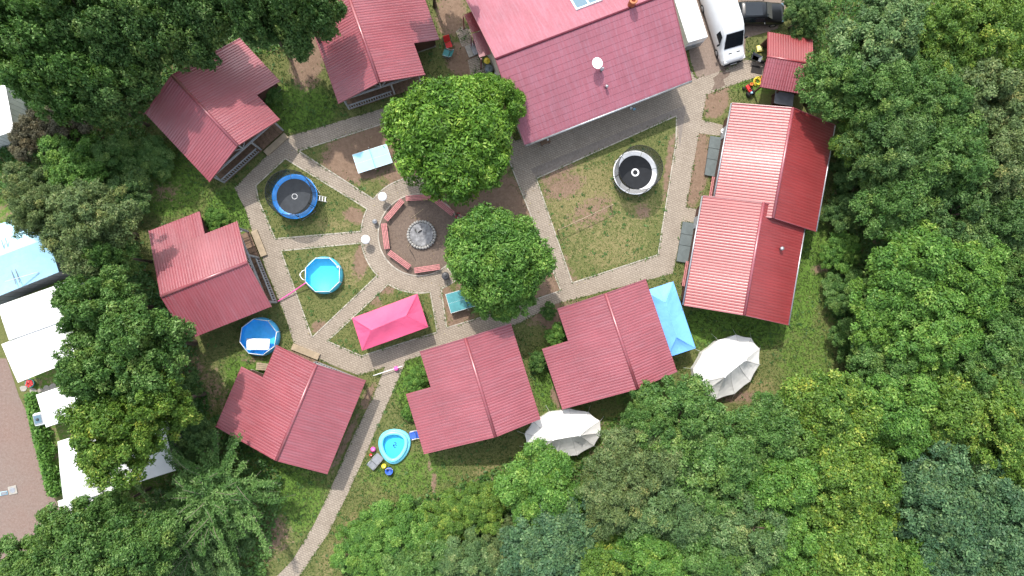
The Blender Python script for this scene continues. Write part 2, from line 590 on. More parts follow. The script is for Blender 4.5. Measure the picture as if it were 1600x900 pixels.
PAVED = [(447, 214), (640, 157), (722, 135), (806, 220), (1075, 100), (1088, 123), (1134, 109), (1164, 93), (1200, 98), (1200, 116),
         (1180, 121), (1138, 135), (1104, 148), (1097, 187), (1140, 198), (1137, 214), (1092, 208), (1072, 324), (1098, 328), (1096, 350),
         (1067, 346), (1052, 427), (868, 475), (806, 508), (657, 556), (633, 564), (632, 571), (601, 641), (573, 706), (545, 768), (514, 832), (471, 896), (440, 940),
         (395, 930), (435, 898), (458, 874), (492, 817), (513, 772), (552, 681), (581, 624), (602, 573), (560, 587), (463, 548), (455, 525), (448, 500),
         (404, 391), (383, 327), (366, 293), (395, 265), (437, 222)]
I_TRAMP = [(446, 248), (400, 290), (404, 312), (430, 373)] + arc(RO, 183.5, 206.5, 8)
I_POOL = [(439, 392)] + arc(RO, 172, 136, 8) + [(488, 527)]
I_PINK = [(512, 533)] + arc(RO, 122, 79, 8) + [(683, 519), (565, 556)]
I_TREES = [(690, 457), (698, 512), (790, 484), (876, 454), (803, 270), (795, 250), (650, 177), (467, 236)] + arc(RO, 218, 282, 10) + arc(RI, 282, 410, 20) + arc(RO, 50, 67, 4)
I_RIGHT = [(838, 279), (1057, 181), (1056, 222), (1028, 398), (894, 442)]
DRIVE = [(1060, -20), (1240, -20), (1215, 45), (1165, 60), (1164, 93), (1134, 109), (1090, 123), (1080, 100)]
ROAD = [(-60, 560), (10, 560), (30, 620), (52, 665), (60, 720), (95, 800), (100, 850), (60, 880), (-60, 880)]

# worn earth, dry straw and lush turf: (cx, cy, rx, ry, angle, amount)
SOIL = [(568, 240, 62, 38, -20, 1.3), (640, 200, 60, 22, -20, 1.2), (720, 300, 130, 60, 30, 1.4), (800, 430, 90, 60, 20, 1.3), (556, 338, 22, 12, 20, .9), (566, 402, 13, 36, 15, .95),
        (500, 512, 16, 12, 0, .8), (1086, 262, 20, 60, 8, 1.2), (1120, 158, 18, 26, 20, 1.1), (1080, 440, 14, 24, 10, 1.1), (880, 292, 40, 22, -20, .72), (925, 330, 45, 25, -25, .62),
        (1003, 330, 16, 14, 0, .66), (870, 270, 35, 10, -22, .7), (1045, 260, 7, 60, 8, .8), (478, 75, 26, 62, 0, 1.2), (722, 92, 24, 26, 0, 1.1), (705, 20, 26, 40, 0, .9),
        (860, 500, 26, 16, 0, .9), (720, 500, 24, 20, 0, .9), (585, 470, 20, 10, 30, .7), (425, 835, 36, 40, 30, .62), (395, 560, 30, 14, 0, .5), (330, 610, 40, 50, 0, .5),
        (290, 580, 40, 40, 0, .6), (676, 745, 4, 28, -12, .95), (868, 622, 6, 20, -15, .9), (455, 500, 5, 26, -14, .7), (700, 470, 9, 30, -5, .9), (575, 620, 8, 26, 25, .85), (1160, 620, 50, 12, 0, .7),
        (540, 690, 6, 60, 25, .8), (250, 300, 50, 24, 0, .5), (1280, 420, 14, 10, 0, .75), (690, 460, 20, 12, 0, .8), (600, 452, 16, 8, 10, .9), (655, 367, 70, 70, 0, 2.0)]
STRAW = [(945, 335, 120, 95, -20, .5), (1268, 470, 18, 26, 0, .65), (1272, 560, 18, 20, 0, .6), (1180, 605, 30, 18, 0, .8), (600, 760, 40, 26, 0, .5), (780, 740, 50, 16, 0, .7), (520, 870, 20, 50, 30, .6), (545, 830, 18, 40, 30, .7),
         (910, 300, 70, 50, -20, .75), (960, 390, 60, 36, -20, .62), (540, 420, 40, 40, 0, .6), (520, 350, 40, 14, 0, .6), (470, 640, 16, 40, 0, .5)]
LUSH = [(390, 590, 60, 50, 0, .7), (640, 740, 100, 50, 0, .55), (470, 790, 50, 70, 30, .6), (1262, 430, 34, 130, 8, .7), (260, 290, 80, 60, 0, .7), (470, 170, 60, 40, 0, .9), (1000, 600, 80, 80, 0, .5), (1150, 510, 100, 40, 0, .9), (870, 590, 40, 60, 0, .9), (650, 600, 36, 50, 0, .9), (1260, 560, 60, 90, 0, .55), (360, 330, 40, 40, 0, .9), (240, 270, 80, 60, 0, .7),
        (620, 750, 110, 60, 0, .4), (430, 760, 70, 60, 0, .7), (1180, 120, 50, 40, 0, .6), (900, 215, 10, 10, 0, .4), (960, 215, 110, 10, -22, .7)]


def blobs(px, py, L):
    r = np.zeros(px.shape)
    for cx, cy, rx, ry, a, k in L:
        c, s = math.cos(R(a)), math.sin(R(a))
        u = ((px - cx) * c + (py - cy) * s) / rx; w = (-(px - cx) * s + (py - cy) * c) / ry
        d = np.sqrt(u * u + w * w)
        r = np.maximum(r, k * np.clip(1.5 - d, 0, 1))
    return r


def to_px(V):
    V = np.asarray(V, float)
    d = V - np.array(CAM)
    z = d @ np.array(fwd)
    return 800 + FPX * (d @ np.array(rgt)) / z, 450 - FPX * (d @ np.array(upv)) / z


FOREST = [[(1300, -80), (1700, -80), (1700, 980), (520, 980), (560, 800), (690, 770), (800, 720), (960, 650), (1080, 640), (1200, 650), (1330, 590), (1290, 470), (1300, 330), (1310, 200), (1250, 40)],
          [(-80, -80), (560, -80), (480, 60), (400, 90), (230, 180), (220, 250), (190, 330), (230, 420), (300, 540), (330, 640), (440, 740), (430, 830), (400, 980), (-80, 980), (-80, 870), (90, 860), (100, 780), (60, 640), (0, 470), (-80, 400)]]


def wear(V):
    px, py = to_px(V)
    w = np.zeros((len(V), 4)); w[:, 3] = 1
    w[:, 0] = blobs(px, py, SOIL)
    fo = inside(px, py, FOREST[0]) | inside(px, py, FOREST[1])
    w[:, 0] = np.where(fo, np.maximum(w[:, 0], 0.42), w[:, 0])
    w[:, 1] = blobs(px, py, STRAW)
    w[:, 2] = np.maximum(blobs(px, py, LUSH), np.where(fo, 0.7, 0))
    return w


def sheet(name, poly, z, mat, step=0.5, kind='structure'):
    """a flat sheet inside a traced outline, gridded so that wear can be stored on it"""
    pw = [P(x, y, z) for x, y in poly]
    xy = [Vector((p.x, p.y)) for p in pw]
    # drop repeated points and subdivide the outline
    out = []
    for i, a in enumerate(xy):
        b_ = xy[(i + 1) % len(xy)]
        n = max(1, int((b_ - a).length / step))
        for k in range(n):
            out.append(a.lerp(b_, k / n))
    arr = np.array([(p.x, p.y) for p in out])
    x0, y0 = arr.min(0); x1, y1 = arr.max(0)
    gx, gy = np.meshgrid(np.arange(x0 + step / 2, x1, step), np.arange(y0 + step / 2, y1, step))
    gx = gx.ravel() + rng.uniform(-.1, .1, gx.size) * step; gy = gy.ravel() + rng.uniform(-.1, .1, gy.size) * step
    ins = inside(gx, gy, [tuple(a) for a in arr])
    pts = out + [Vector((a, b_)) for a, b_ in zip(gx[ins], gy[ins])]
    n = len(out)
    r = delaunay_2d_cdt(pts, [], [list(range(n))], 1, 1e-5)
    V = np.array([(p.x, p.y, z) for p in r[0]])
    F = []
    for f in r[2]:
        f = list(f)
        a, b_, c = (V[f[0]], V[f[1]], V[f[2]])
        if (b_[0] - a[0]) * (c[1] - a[1]) - (b_[1] - a[1]) * (c[0] - a[0]) < 0: f.reverse()
        F.append(f[:3])
    me = npmesh(name, V, np.array(F), mat, wear(V), attr='wear')
    o = link(name, me)
    o['kind'] = kind
    return o


def edging(parent, poly, z0=0.0, z1=0.045, w=0.085, mat='kerb'):
    mb = MB()
    pts = [P(x, y, 0) for x, y in poly]
    for i in range(len(pts)):
        a = pts[i]; b_ = pts[(i + 1) % len(pts)]
        if (b_ - a).length < 0.05: continue
        mb.bar((a.x, a.y, (z0 + z1) / 2), (b_.x, b_.y, (z0 + z1) / 2), w, z1 - z0)
    return mb.build('edging', mat, parent)


# one ground sheet to the horizon, fine under the picture
xs = np.concatenate([[-900, -400, -200, -100], np.arange(-52, 52.01, 0.4), [100, 200, 400, 900]])
ys = np.concatenate([[-900, -400, -200, -90], np.arange(-32, 32.01, 0.4), [90, 200, 400, 900]])
GX, GY = np.meshgrid(xs, ys)
V = np.stack([GX.ravel(), GY.ravel(), np.zeros(GX.size)], 1)
nx, ny = len(xs), len(ys)
ii = (np.arange(ny - 1)[:, None] * nx + np.arange(nx - 1)[None, :]).ravel()
F = np.stack([ii, ii + 1, ii + nx + 1, ii + nx], 1)
ground = link('ground', npmesh('ground', V, F, 'lawn', wear(V), attr='wear'))
ground['kind'] = 'structure'

sheet('paved_path', PAVED, 0.012, 'paving', 1.0)
for nm, poly in (('lawn', I_TRAMP), ('lawn', I_POOL), ('lawn', I_PINK), ('lawn', I_TREES), ('lawn', I_RIGHT)):
    o = sheet(nm, poly, 0.03, 'lawn', 0.35)
    edging(o, poly)
sheet('gravel_strip', [(829, 264), (1072, 164), (1062, 232), (1058, 180), (838, 278)], 0.02, 'gravel_grey', 0.6)
circ = sheet('fire_circle', arc(RI - 1, 0, 354, 48), 0.026, 'soil_dark', 0.5)
edging(circ, arc(RI, 0, 354, 48), 0, 0.06, 0.09)
sheet('driveway', DRIVE, 0.006, 'drive', 1.0)
sheet('dirt_spill', [(1112, 141), (1117, 130), (1114, 122), (1121, 117), (1128, 108), (1136, 104), (1133, 113), (1142, 112), (1137, 120), (1130, 124), (1133, 133), (1124, 138)], 0.018, 'soil_dark', 0.3)
sheet('gravel_road', ROAD, 0.008, 'road_red', 1.0)
sheet('paved_patch', [(712, 49), (722, 41), (735, 46), (740, 70), (722, 73)], 0.010, 'paving', 0.4)
sheet('paved_patch', [(731, 94), (748, 87), (766, 122), (758, 138), (738, 130)], 0.010, 'paving', 0.4)


# ------------------------------------------------------------------ roofs and cabins
def slope_grid(mb, side, y0, y1, xa, xb, zr, tan, rib=0.20, course=0.35, amp=0.030, step=0.0004, per=8):
    """ribbed metal tile sheet: ribs run down the slope, each course laps over the next"""
    ny_ = max(2, int(round((y1 - y0) / rib)) * per) + 1
    yv = np.linspace(y0, y1, ny_)
    ph = (yv / rib) % 1.0
    prof = (1 - np.clip(1 - np.abs(ph - 0.5) / 0.26, 0, 1) ** 1.3) * amp
    xr = [xa]
    lift = [0.0 if xa < 1e-6 else ((xa / course) % 1) * step]
    k = math.floor(xa / course + 1e-6) + 1
    while k * course < xb - 0.02:
        xr += [k * course, k * course + 0.004]; lift += [step, 0.0]
        k += 1
    xr.append(xb); lift.append(((xb / course) % 1) * step)
    vs = []
    for x, l in zip(xr, lift):
        for y, p in zip(yv, prof):
            vs.append((side * x, y, zr - x * tan + p + l))
    fs = []
    for i in range(len(xr) - 1):
        for j in range(ny_ - 1):
            a = i * ny_ + j
            q = (a, a + ny_, a + ny_ + 1, a + 1)
            fs.append(q if side > 0 else q[::-1])
    mb.add(vs, fs)
    # underside board
    t = 0.06
    mb.add([(side * xa, y0, zr - xa * tan - t), (side * xb, y0, zr - xb * tan - t), (side * xb, y1, zr - xb * tan - t), (side * xa, y1, zr - xa * tan - t)],
           [(0, 3, 2, 1) if side > 0 else (0, 1, 2, 3)])
    # eave lip
    mb.add([(side * xb, y0, zr - xb * tan - t), (side * xb, y1, zr - xb * tan - t), (side * xb, y1, zr - xb * tan + 0.03), (side * xb, y0, zr - xb * tan + 0.03)], [(0, 1, 2, 3)])


def verge(mb, x0, x1, y, zr, tan, s):
    a = (s * x0, y, zr - x0 * tan + 0.0); b_ = (s * x1, y, zr - x1 * tan + 0.0)
    mb.bar(a, b_, 0.05, 0.16)


def local_frame(front, back):
    d = (back - front); d.z = 0
    L = d.length; d.normalize()
    return d, L, math.atan2(d.y, d.x) - math.pi / 2


def gable_wall(mb, y, th, xl, xr_, z0, ze, zr, wl, wr):
    """wall panel closing a gable, from -xl to xr_"""
    def zt(x):
        return zr - (zr - ze) * (abs(x) / (wl if x < 0 else wr)) - 0.1
    pts = [(-xl, z0), (xr_, z0), (xr_, zt(xr_)), (0, zr - 0.1), (-xl, zt(-xl))]
    n = len(pts)
    vs = [(x, y - th / 2, z) for x, z in pts] + [(x, y + th / 2, z) for x, z in pts]
    mb.add(vs, [tuple(range(n)), tuple(reversed(range(n, 2 * n)))] + [(k, n + k, n + (k + 1) % n, (k + 1) % n) for k in range(n)])


def cabin(label, rf, rb, fl, fr, notch, ext, seedmat='roof_red', step=False, inn=0.3):
    """rf/rb: ridge ends, fl/fr: front eave corners, notch: inner corner, ext: outer corner of the wide back part (pixels)"""
    ZR, ZE = 4.2, 2.7
    A = P(*rf, ZR); B = P(*rb, ZR)
    d, L, rz = local_frame(A, B)
    side = Vector((d.y, -d.x, 0))                     # local +x
    loc = Vector((A.x, A.y, 0))

    def lx(p, z): q = P(*p, z) - loc; return q.dot(side), q.dot(d)
    wl = -lx(fl, ZE)[0]; wr = lx(fr, ZE)[0]
    w = (wl + wr) / 2
    tan = (ZR - ZE) / w
    yn = lx(notch, ZE)[1]
    xe = lx(ext, ZE - 0.7)[0]
    xe = min(max(xe, w + 1.2), w + 2.2)
    yn = min(max(yn, 1.8), 3.6)
    t = thing('cabin', label, 'cabin', loc, rz, 'red roofed wooden cabins around the fire circle')
    mb = MB(); slope_grid(mb, -1, 0, L, 0.0, w, ZR, tan); mb.build('roof_slope', seedmat, t)
    mb = MB(); slope_grid(mb, 1, 0, L, 0.0, w, ZR, tan); slope_grid(mb, 1, yn, L, w + 0.002, xe, ZR, tan); mb.build('roof_slope', seedmat, t)
    mb = MB(); mb.tube([(0, -0.03, ZR + 0.0), (0, L + 0.03, ZR + 0.01)], 0.12, 10); mb.build('ridge_cap', seedmat, t, True)
    for s, y, x1 in ((-1, -0.02, w), (1, -0.02, w), (-1, L + 0.02, w), (1, L + 0.02, xe)):
        mb = MB(); verge(mb, 0.04, x1, y, ZR - 0.02, tan, s); mb.build('barge_board', seedmat, t)
    # body
    bx_ = w - 0.45; py_ = 1.9; by = L - 0.35
    zt = ZR - bx_ * tan - 0.1
    mb = MB()
    gable_wall(mb, py_, 0.12, bx_, bx_, 0.25, ZE, ZR, w, w)
    gable_wall(mb, by, 0.12, bx_, bx_, 0.25, ZE, ZR, w, w)
    mb.box((-bx_, (py_ + by) / 2, (0.25 + zt) / 2), (0.12, by - py_ - 0.13, zt - 0.25))
    mb.box((bx_, (py_ + by) / 2, (0.25 + zt) / 2), (0.12, by - py_ - 0.13, zt - 0.25))
    xo = xe - 0.35; zo = ZR - xo * tan - 0.12; yo = max(yn + 0.3, py_ + 0.2)
    mb.box((xo, (yo + by) / 2, (0.25 + zo) / 2), (0.12, by - yo, zo - 0.25))
    for y in (yo, by - 0.01):
        mb.box(((bx_ + xo) / 2, y, (0.25 + zo) / 2), (xo - bx_ - 0.14, 0.12, zo - 0.25))
    mb.build('wall', 'timber_dark', t)
    mb = MB(); mb.box((0, (py_ + by) / 2, 0.125), (2 * bx_ + 0.1, by - py_ + 0.1, 0.25)); mb.box(((bx_ + xo) / 2 + 0.05, (yo + by) / 2, 0.12), (xo - bx_, by - yo + 0.1, 0.24)); mb.build('plinth', 'concrete', t)
    # porch: plank deck, posts, tie beam with king post, railing with balusters, timber step
    d0 = inn; dm = (d0 + py_ - 0.1) / 2
    mb = MB()
    for k in range(14):
        x = -bx_ + (k + 0.5) * (2 * bx_ / 14)
        mb.box((x, dm, 0.32), (2 * bx_ / 14 - 0.03, py_ - 0.1 - d0, 0.06 + 0.006 * (k % 2)))
    mb.build('deck', 'timber_deck', t)
    for x in (-bx_, 0.75, bx_):
        mb = MB(); mb.box((x, d0 + 0.1, 1.45), (0.13, 0.13, 2.3)); mb.build('porch_post', 'timber_grey', t)
    mb = MB()
    mb.box((0, d0 + 0.1, 2.66), (2 * bx_ + 0.3, 0.12, 0.14))
    mb.box((0, d0 + 0.1, 3.3), (0.10, 0.10, 1.2))
    mb.bar((0, d0 + 0.1, 2.8), (0.5, d0 + 0.1, 3.5), 0.06, 0.06, (0, 1, 0)); mb.bar((0, d0 + 0.1, 2.8), (-0.5, d0 + 0.1, 3.5), 0.06, 0.06, (0, 1, 0))
    mb.build('tie_beam', 'timber_grey', t)
    mb = MB()
    mb.box(((-bx_ + 0.6) / 2, d0 + 0.05, 1.22), (bx_ + 0.6, 0.09, 0.06)); mb.box(((-bx_ + 0.6) / 2, d0 + 0.05, 0.45), (bx_ + 0.5, 0.06, 0.06))
    k = -bx_ + 0.2
    while k < 0.55:
        mb.box((k, d0 + 0.05, 0.835), (0.07, 0.03, 0.75)); k += 0.2
    mb.build('railing', 'timber_grey', t)
    for sx in (-1, 1):
        mb = MB(); mb.box((sx * bx_, dm, 1.22), (0.09, py_ - 0.3 - d0, 0.06)); mb.build('side_rail', 'timber_grey', t)
    if step:
        mb = MB(); mb.box((bx_ * 0.62, d0 - 0.30, 0.11), (bx_ * 0.72, 0.5, 0.2)); mb.build('step', 'timber_pale' if step == 2 else 'timber_deck', t, bevel=0.02)
    dr = MB().box((0.9, py_ - 0.08, 1.3), (0.95, 0.06, 2.05)).build('door', 'timber_grey', t)
    MB().tube([(0.55, py_ - 0.16, 1.25), (0.7, py_ - 0.16, 1.25)], 0.015, 6).build('handle', 'metal_grey', dr)
    for x in (-1.5, -0.3):
        wd = MB().box((x, py_ - 0.085, 1.65), (0.9, 0.05, 1.0)).build('window', 'timber_grey', t)
        MB().box((x, py_ - 0.115, 1.65), (0.74, 0.012, 0.84)).build('pane', 'glass_dark', wd)
    lm = MB(); lm.ball((0.85, L + 0.12, 2.75), 0.13); lm.bar((0.85, by, 2.75), (0.85, L + 0.12, 2.75), 0.05, 0.05); lm.build('wall_lamp', 'plastic_white', t, True)
    return t, w, L, xe


c1, w1, L1, _ = cabin('red roofed cabin between the dark treetops and the blue trampoline', (371, 227), (269, 118), (327, 284), (437, 186), (402, 148), (438, 127), step=2, inn=0.05)
c2, w2, L2, _ = cabin('red roofed cabin cut by the top edge, above the leafy chestnut tree', (592, 128), (541, -16), (529, 163), (664, 116), (648, 67), (687, 62), inn=0.05)
c5, w5, L5, _ = cabin('red roofed cabin beside the left path, railing facing the round cyan pool', (386, 410), (252, 463), (422, 479), (370, 345), (319, 363), (312, 329), step=2, inn=0.05)
c6, w6, L6, _ = cabin('red roofed cabin standing just below the dark blue pool with white float', (494, 570), (432, 719), (570, 599), (431, 541), (411, 590), (375, 575), step=2)
c7, w7, L7, _ = cabin('red roofed cabin right beside the inflatable teardrop paddling pool', (727, 529), (774, 682), (800, 510), (657, 552), (673, 605), (634, 617))
c8, w8, L8, _ = cabin('red roofed cabin with the blue gazebo against its side', (946, 459), (996, 607), (1011, 439), (872, 483), (887, 533), (848, 548))
for t_, w_, L_, x_ in ():
    pass


def longhouse(label, rt, rb, el, er):
    """larger cabins on the right: ridge ends and left / right eave samples"""
    ZR, ZE = 4.3, 2.7
    A = P(*rb, ZR); B = P(*rt, ZR)
    d, L, rz = local_frame(A, B)
    side = Vector((d.y, -d.x, 0)); loc = Vector((A.x, A.y, 0))
    w = ((P(*er, ZE) - loc).dot(side) - (P(*el, ZE) - loc).dot(side)) / 2
    tan = (ZR - ZE) / w
    t = thing('cabin', label, 'cabin', loc, rz, 'two long cabins on the right')
    for s, mt in ((-1, 'roof_brick'), (1, 'roof_brick')):
        mb = MB(); slope_grid(mb, s, 0, L, 0.0, w, ZR, tan, rib=0.22, amp=0.022); mb.build('roof_slope', mt, t)
    mb = MB(); mb.tube([(0, -0.03, ZR), (0, L + 0.03, ZR)], 0.12, 10); mb.build('ridge_cap', 'roof_red', t, True)
    for s in (-1, 1):
        for y in (-0.02, L + 0.02):
            mb = MB(); verge(mb, 0.04, w, y, ZR - 0.02, tan, s); mb.build('barge_board', 'roof_red', t)
    for s in (-1, 1):
        mb = MB(); mb.tube([(s * (w + 0.06), 0, ZE - 0.03), (s * (w + 0.06), L, ZE - 0.03)], 0.065, 8); mb.build('gutter', 'metal_grey', t, True)
    bx_ = w - 0.5; zt = ZR - bx_ * tan - 0.1
    mb = MB()
    gable_wall(mb, 0.4, 0.14, bx_, bx_, 0.0, ZE, ZR, w, w); gable_wall(mb, L - 0.4, 0.14, bx_, bx_, 0.0, ZE, ZR, w, w)
    for s in (-1, 1):
        mb.box((s * bx_, L / 2, zt / 2), (0.14, L - 0.95, zt))
    mb.build('wall', 'timber_dark', t)
    dr = MB().box((-bx_ - 0.09, L * 0.80, 1.05), (0.06, 0.95, 2.05)).build('door', 'timber_grey', t)
    MB().box((-bx_ - 0.16, L * 0.80 - 0.35, 1.05), (0.05, 0.14, 0.03)).build('handle', 'metal_grey', dr)
    for y in (L * 0.3, L * 0.55):
        wd = MB().box((-bx_ - 0.09, y, 1.5), (0.06, 1.1, 1.0)).build('window', 'timber_grey', t)
        MB().box((-bx_ - 0.125, y, 1.5), (0.012, 0.94, 0.84)).build('pane', 'glass_dark', wd)
    return t, w, L, tan, ZR


l1, wl1, Ll1, tanl, zrl = longhouse('long cabin with sunlit ribbed roof under the leafy tree, upper of the right pair', (1239, 169), (1208, 340), (1130, 235), (1287, 288))
l2, wl2, Ll2, tanl2, zrl2 = longhouse('long cabin with sunlit ribbed roof and small vent, lower of the right pair', (1193, 317), (1163, 492), (1083, 394), (1243, 436))


def on_slope(root, w, tan, zr, px, py):
    """local position on a cabin roof under a photo pixel (right slope / left slope)"""
    M = root.matrix_basis.inverted() if False else (Matrix.Translation(root.location) @ Matrix.Rotation(root.rotation_euler.z, 4, 'Z')).inverted()
    z = zr - 1
    for _ in range(12):
        q = M @ P(px, py, z); z = zr - abs(q.x) * tan
    return Vector((q.x, q.y, z))


q = on_slope(l2, wl2, tanl2, zrl2, 1219, 389)
mb = MB(); mb.lathe([(0.10, -0.1), (0.10, 0.32), (0.15, 0.33), (0.15, 0.40), (0.02, 0.46)], 14, q); mb.build('roof_vent', 'metal_grey', l2, True)

# ------------------------------------------------------------------ the big hall
ZRH, ZEH = 5.6, 3.1
A = P(775, 92, ZRH); B = P(1048, -12, ZRH)
d, LH, rzH = local_frame(A, B)
sideH = Vector((d.y, -d.x, 0)); locH = Vector((A.x, A.y, 0))
wH = ((P(823, 227, ZEH) - locH).dot(sideH) + (P(1087, 121, ZEH) - locH).dot(sideH)) / 2
tanH = (ZRH - ZEH) / wH
hall = thing('hall', 'large hall with pink tiled metal roof, white dish and roof window', 'hall', locH, rzH)
for s, mt in ((1, 'roof_pink'), (-1, 'roof_pink')):
    mb = MB(); slope_grid(mb, s, 0, LH, 0.0, wH, ZRH, tanH, rib=0.2, course=0.45, amp=0.004, step=0.015, per=6); mb.build('roof_slope', mt, hall)
mb = MB(); mb.tube([(0, -0.03, ZRH - 0.01), (0, LH + 0.03, ZRH - 0.01)], 0.09, 10); mb.build('ridge_cap', 'ridge_dark', hall, True)
for s in (-1, 1):
    for y in (-0.03, LH + 0.03):
        mb = MB(); verge(mb, 0.04, wH, y, ZRH - 0.03, tanH, s); mb.build('barge_board', 'roof_red', hall)
    mb = MB(); mb.tube([(s * (wH + 0.08), 0, ZEH - 0.02), (s * (wH + 0.08), LH, ZEH - 0.02)], 0.085, 8); mb.build('gutter', 'metal_grey', hall, True)
bxh = wH - 0.75; zth = ZRH - bxh * tanH - 0.1
mb = MB()
gable_wall(mb, 0.5, 0.2, bxh, bxh, 0, ZEH, ZRH, wH, wH); gable_wall(mb, LH - 0.5, 0.2, bxh, bxh, 0, ZEH, ZRH, wH, wH)
for s in (-1, 1):
    mb.box((s * bxh, LH / 2, zth / 2), (0.2, LH - 1.21, zth))
mb.build('wall', 'wall_render', hall)
for k in range(4):
    y = 1.9 + k * (LH - 3.8) / 3
    if k == 1:
        dr = MB().box((bxh + 0.12, y, 1.1), (0.06, 1.6, 2.15)).build('door', 'timber_grey', hall)
        MB().box((bxh + 0.18, y - 0.6, 1.1), (0.05, 0.16, 0.03)).build('handle', 'metal_grey', dr)
    else:
        wd = MB().box((bxh + 0.12, y, 1.6), (0.06, 1.5, 1.2)).build('window', 'metal_white', hall)
        MB().box((bxh + 0.155, y, 1.6), (0.012, 1.32, 1.02)).build('pane', 'glass_dark', wd)
# roof window, dish, vents, chimney
q0 = on_slope(hall, wH, tanH, ZRH, 918, 4)
n_ = Vector((-tanH, 0, 1)).normalized()
tl = Matrix.Rotation(-math.atan(tanH), 3, 'Y')
c = q0 + Vector((-0.55, 0, tanH * -0.55)) + n_ * 0.07
rw = MB().box(c, (1.9, 2.1, 0.12), 0, tl).build('roof_window', 'metal_white', hall)
for yy in (-0.5, 0.5):
    MB().box(Vector(c) + Vector((0, yy, 0)) + n_ * 0.065, (1.7, 0.88, 0.02), 0, tl).build('pane', 'glass_sky', rw)
q = on_slope(hall, wH, tanH, ZRH, 930, 104)
mb = MB()
prof = [(0.0, 0.10)] + [(0.40 * k / 6, 0.10 + 0.10 * (k / 6) ** 2) for k in range(1, 7)]
mb.lathe(prof + [(0.41, 0.19)] + [(0.40 * k / 6, 0.08 + 0.10 * (k / 6) ** 2) for k in range(5, 0, -1)], 20, (0, 0, 0))
ds = mb.build('satellite_dish', 'plastic_white', hall, True)
ds.location = q + Vector((0, 0, 0.55)); ds.rotation_euler = (R(-10), R(8), 0)
mb = MB(); mb.tube([q, q + Vector((0, 0, 0.62))], 0.03, 8); mb.tube([q + Vector((0.1, 0, 0.6)), q + Vector((0.5, 0.25, 0.75))], 0.02, 6); mb.ball(q + Vector((0.52, 0.27, 0.76)), 0.08)
mb.lathe([(0.09, -0.1), (0.09, 0.3), (0.13, 0.31), (0.13, 0.37), (0.02, 0.42)], 12, on_slope(hall, wH, tanH, ZRH, 939, 111))
mb.build('dish_mast', 'metal_grey', hall, True)
q = on_slope(hall, wH, tanH, ZRH, 947, 137)
MB().lathe([(0.08, -0.1), (0.08, 0.3), (0.12, 0.31), (0.12, 0.38), (0.02, 0.43)], 12, q).build('roof_vent', 'metal_grey', hall, True)
q = on_slope(hall, wH, tanH, ZRH, 986, 8)
MB().lathe([(0.26, -0.4), (0.26, 0.75), (0.30, 0.76), (0.30, 0.86), (0.17, 0.88), (0.17, 0.6)], 16, q).build('chimney', 'tile_orange', hall, True)

# lean-to roofs on the hall's left side
for poly, mt, z in (([(725, 23), (737, 18), (752, 47), (737, 51)], 'roof_red_dark', 2.3), ([(737, 53), (753, 48), (767, 84), (749, 90)], 'roof_red', 2.2)):
    M = (Matrix.Translation(locH) @ Matrix.Rotation(rzH, 4, 'Z')).inverted()
    p = [M @ P(x, y, z) for x, y in poly]
    mb = MB()
    n = 9
    for i in range(n):
        f0, f1 = i / n, (i + 0.72) / n
        a = p[0].lerp(p[1], f0); b_ = p[0].lerp(p[1], f1); c = p[3].lerp(p[2], f1); e = p[3].lerp(p[2], f0)
        up = Vector((0, 0, 0.035)); lo = Vector((0, 0, -0.05))
        mb.add([a + up, b_ + up, c + up, e + up, a + lo, b_ + lo, c + lo, e + lo], [(0, 3, 2, 1), (0, 1, 5, 4), (1, 2, 6, 5), (2, 3, 7, 6), (3, 0, 4, 7)])
    mb.add([v_ + Vector((0, 0, dz)) for dz in (0, -0.06) for v_ in p], [(0, 3, 2, 1), (4, 5, 6, 7), (0, 1, 5, 4), (1, 2, 6, 5), (2, 3, 7, 6), (3, 0, 4, 7)])
    for v_ in (p[0], p[3]):
        mb.box((v_.x + 0.1, v_.y + (0.1 if v_ is p[3] else -0.1), z / 2 - 0.03), (0.09, 0.09, z - 0.08))
    mb.build('lean_to_roof', mt, hall)

# ------------------------------------------------------------------ shed by the parking
ZRS, ZES = 2.7, 2.05
A = P(1199, 88, ZRS); B = P(1258, 98, ZRS)
d, LS, rzS = local_frame(A, B)
sideS = Vector((d.y, -d.x, 0)); locS = Vector((A.x, A.y, 0))
shed = thing('shed', 'small open shed with ribbed red gable roof beside the white van', 'shed', locS, rzS)
LS = 3.6
wS = 2.2
tanS = (ZRS - ZES) / wS
for s, mt in ((1, 'roof_red'), (-1, 'roof_brick')):
    mb = MB(); slope_grid(mb, s, 0, LS, 0, wS, ZRS, tanS, amp=0.04, course=0.38, step=0.012); mb.build('roof_slope', mt, shed)
mb = MB(); mb.tube([(0, -0.03, ZRS), (0, LS + 0.03, ZRS)], 0.09, 10); mb.build('ridge_cap', 'roof_red_dark', shed, True)
mb = MB()
mb.box((-wS + 0.3, LS / 2, 1.0), (0.1, LS - 0.4, 2.0)); mb.box((0, LS - 0.25, 1.1), (2 * wS - 0.75, 0.1, 2.2)); mb.box((-0.6, 1.5, 1.1), (2.0, 0.1, 2.2))
mb.build('wall', 'timber_dark', shed)
for y in (0.25, LS * 0.5):
    MB().box((wS - 0.25, y, 0.98), (0.11, 0.11, 1.96)).build('post', 'timber_dark', shed)
q = MB().box((wS + 0.15, LS * 0.68, 0.9), (1.0, 1.5, 0.05)).build('side_shelf', 'tarp_grey', shed)
MB().box((wS + 0.15, LS * 0.68, 0.43), (0.8, 1.3, 0.86)).build('cupboard', 'timber_dark', shed)

# ------------------------------------------------------------------ fire pit, benches, lamps
def dirpx(p, q, z=0.0):
    a = P(*p, z); b_ = P(*q, z)
    return math.atan2(b_.y - a.y, b_.x - a.x), (b_ - a).length


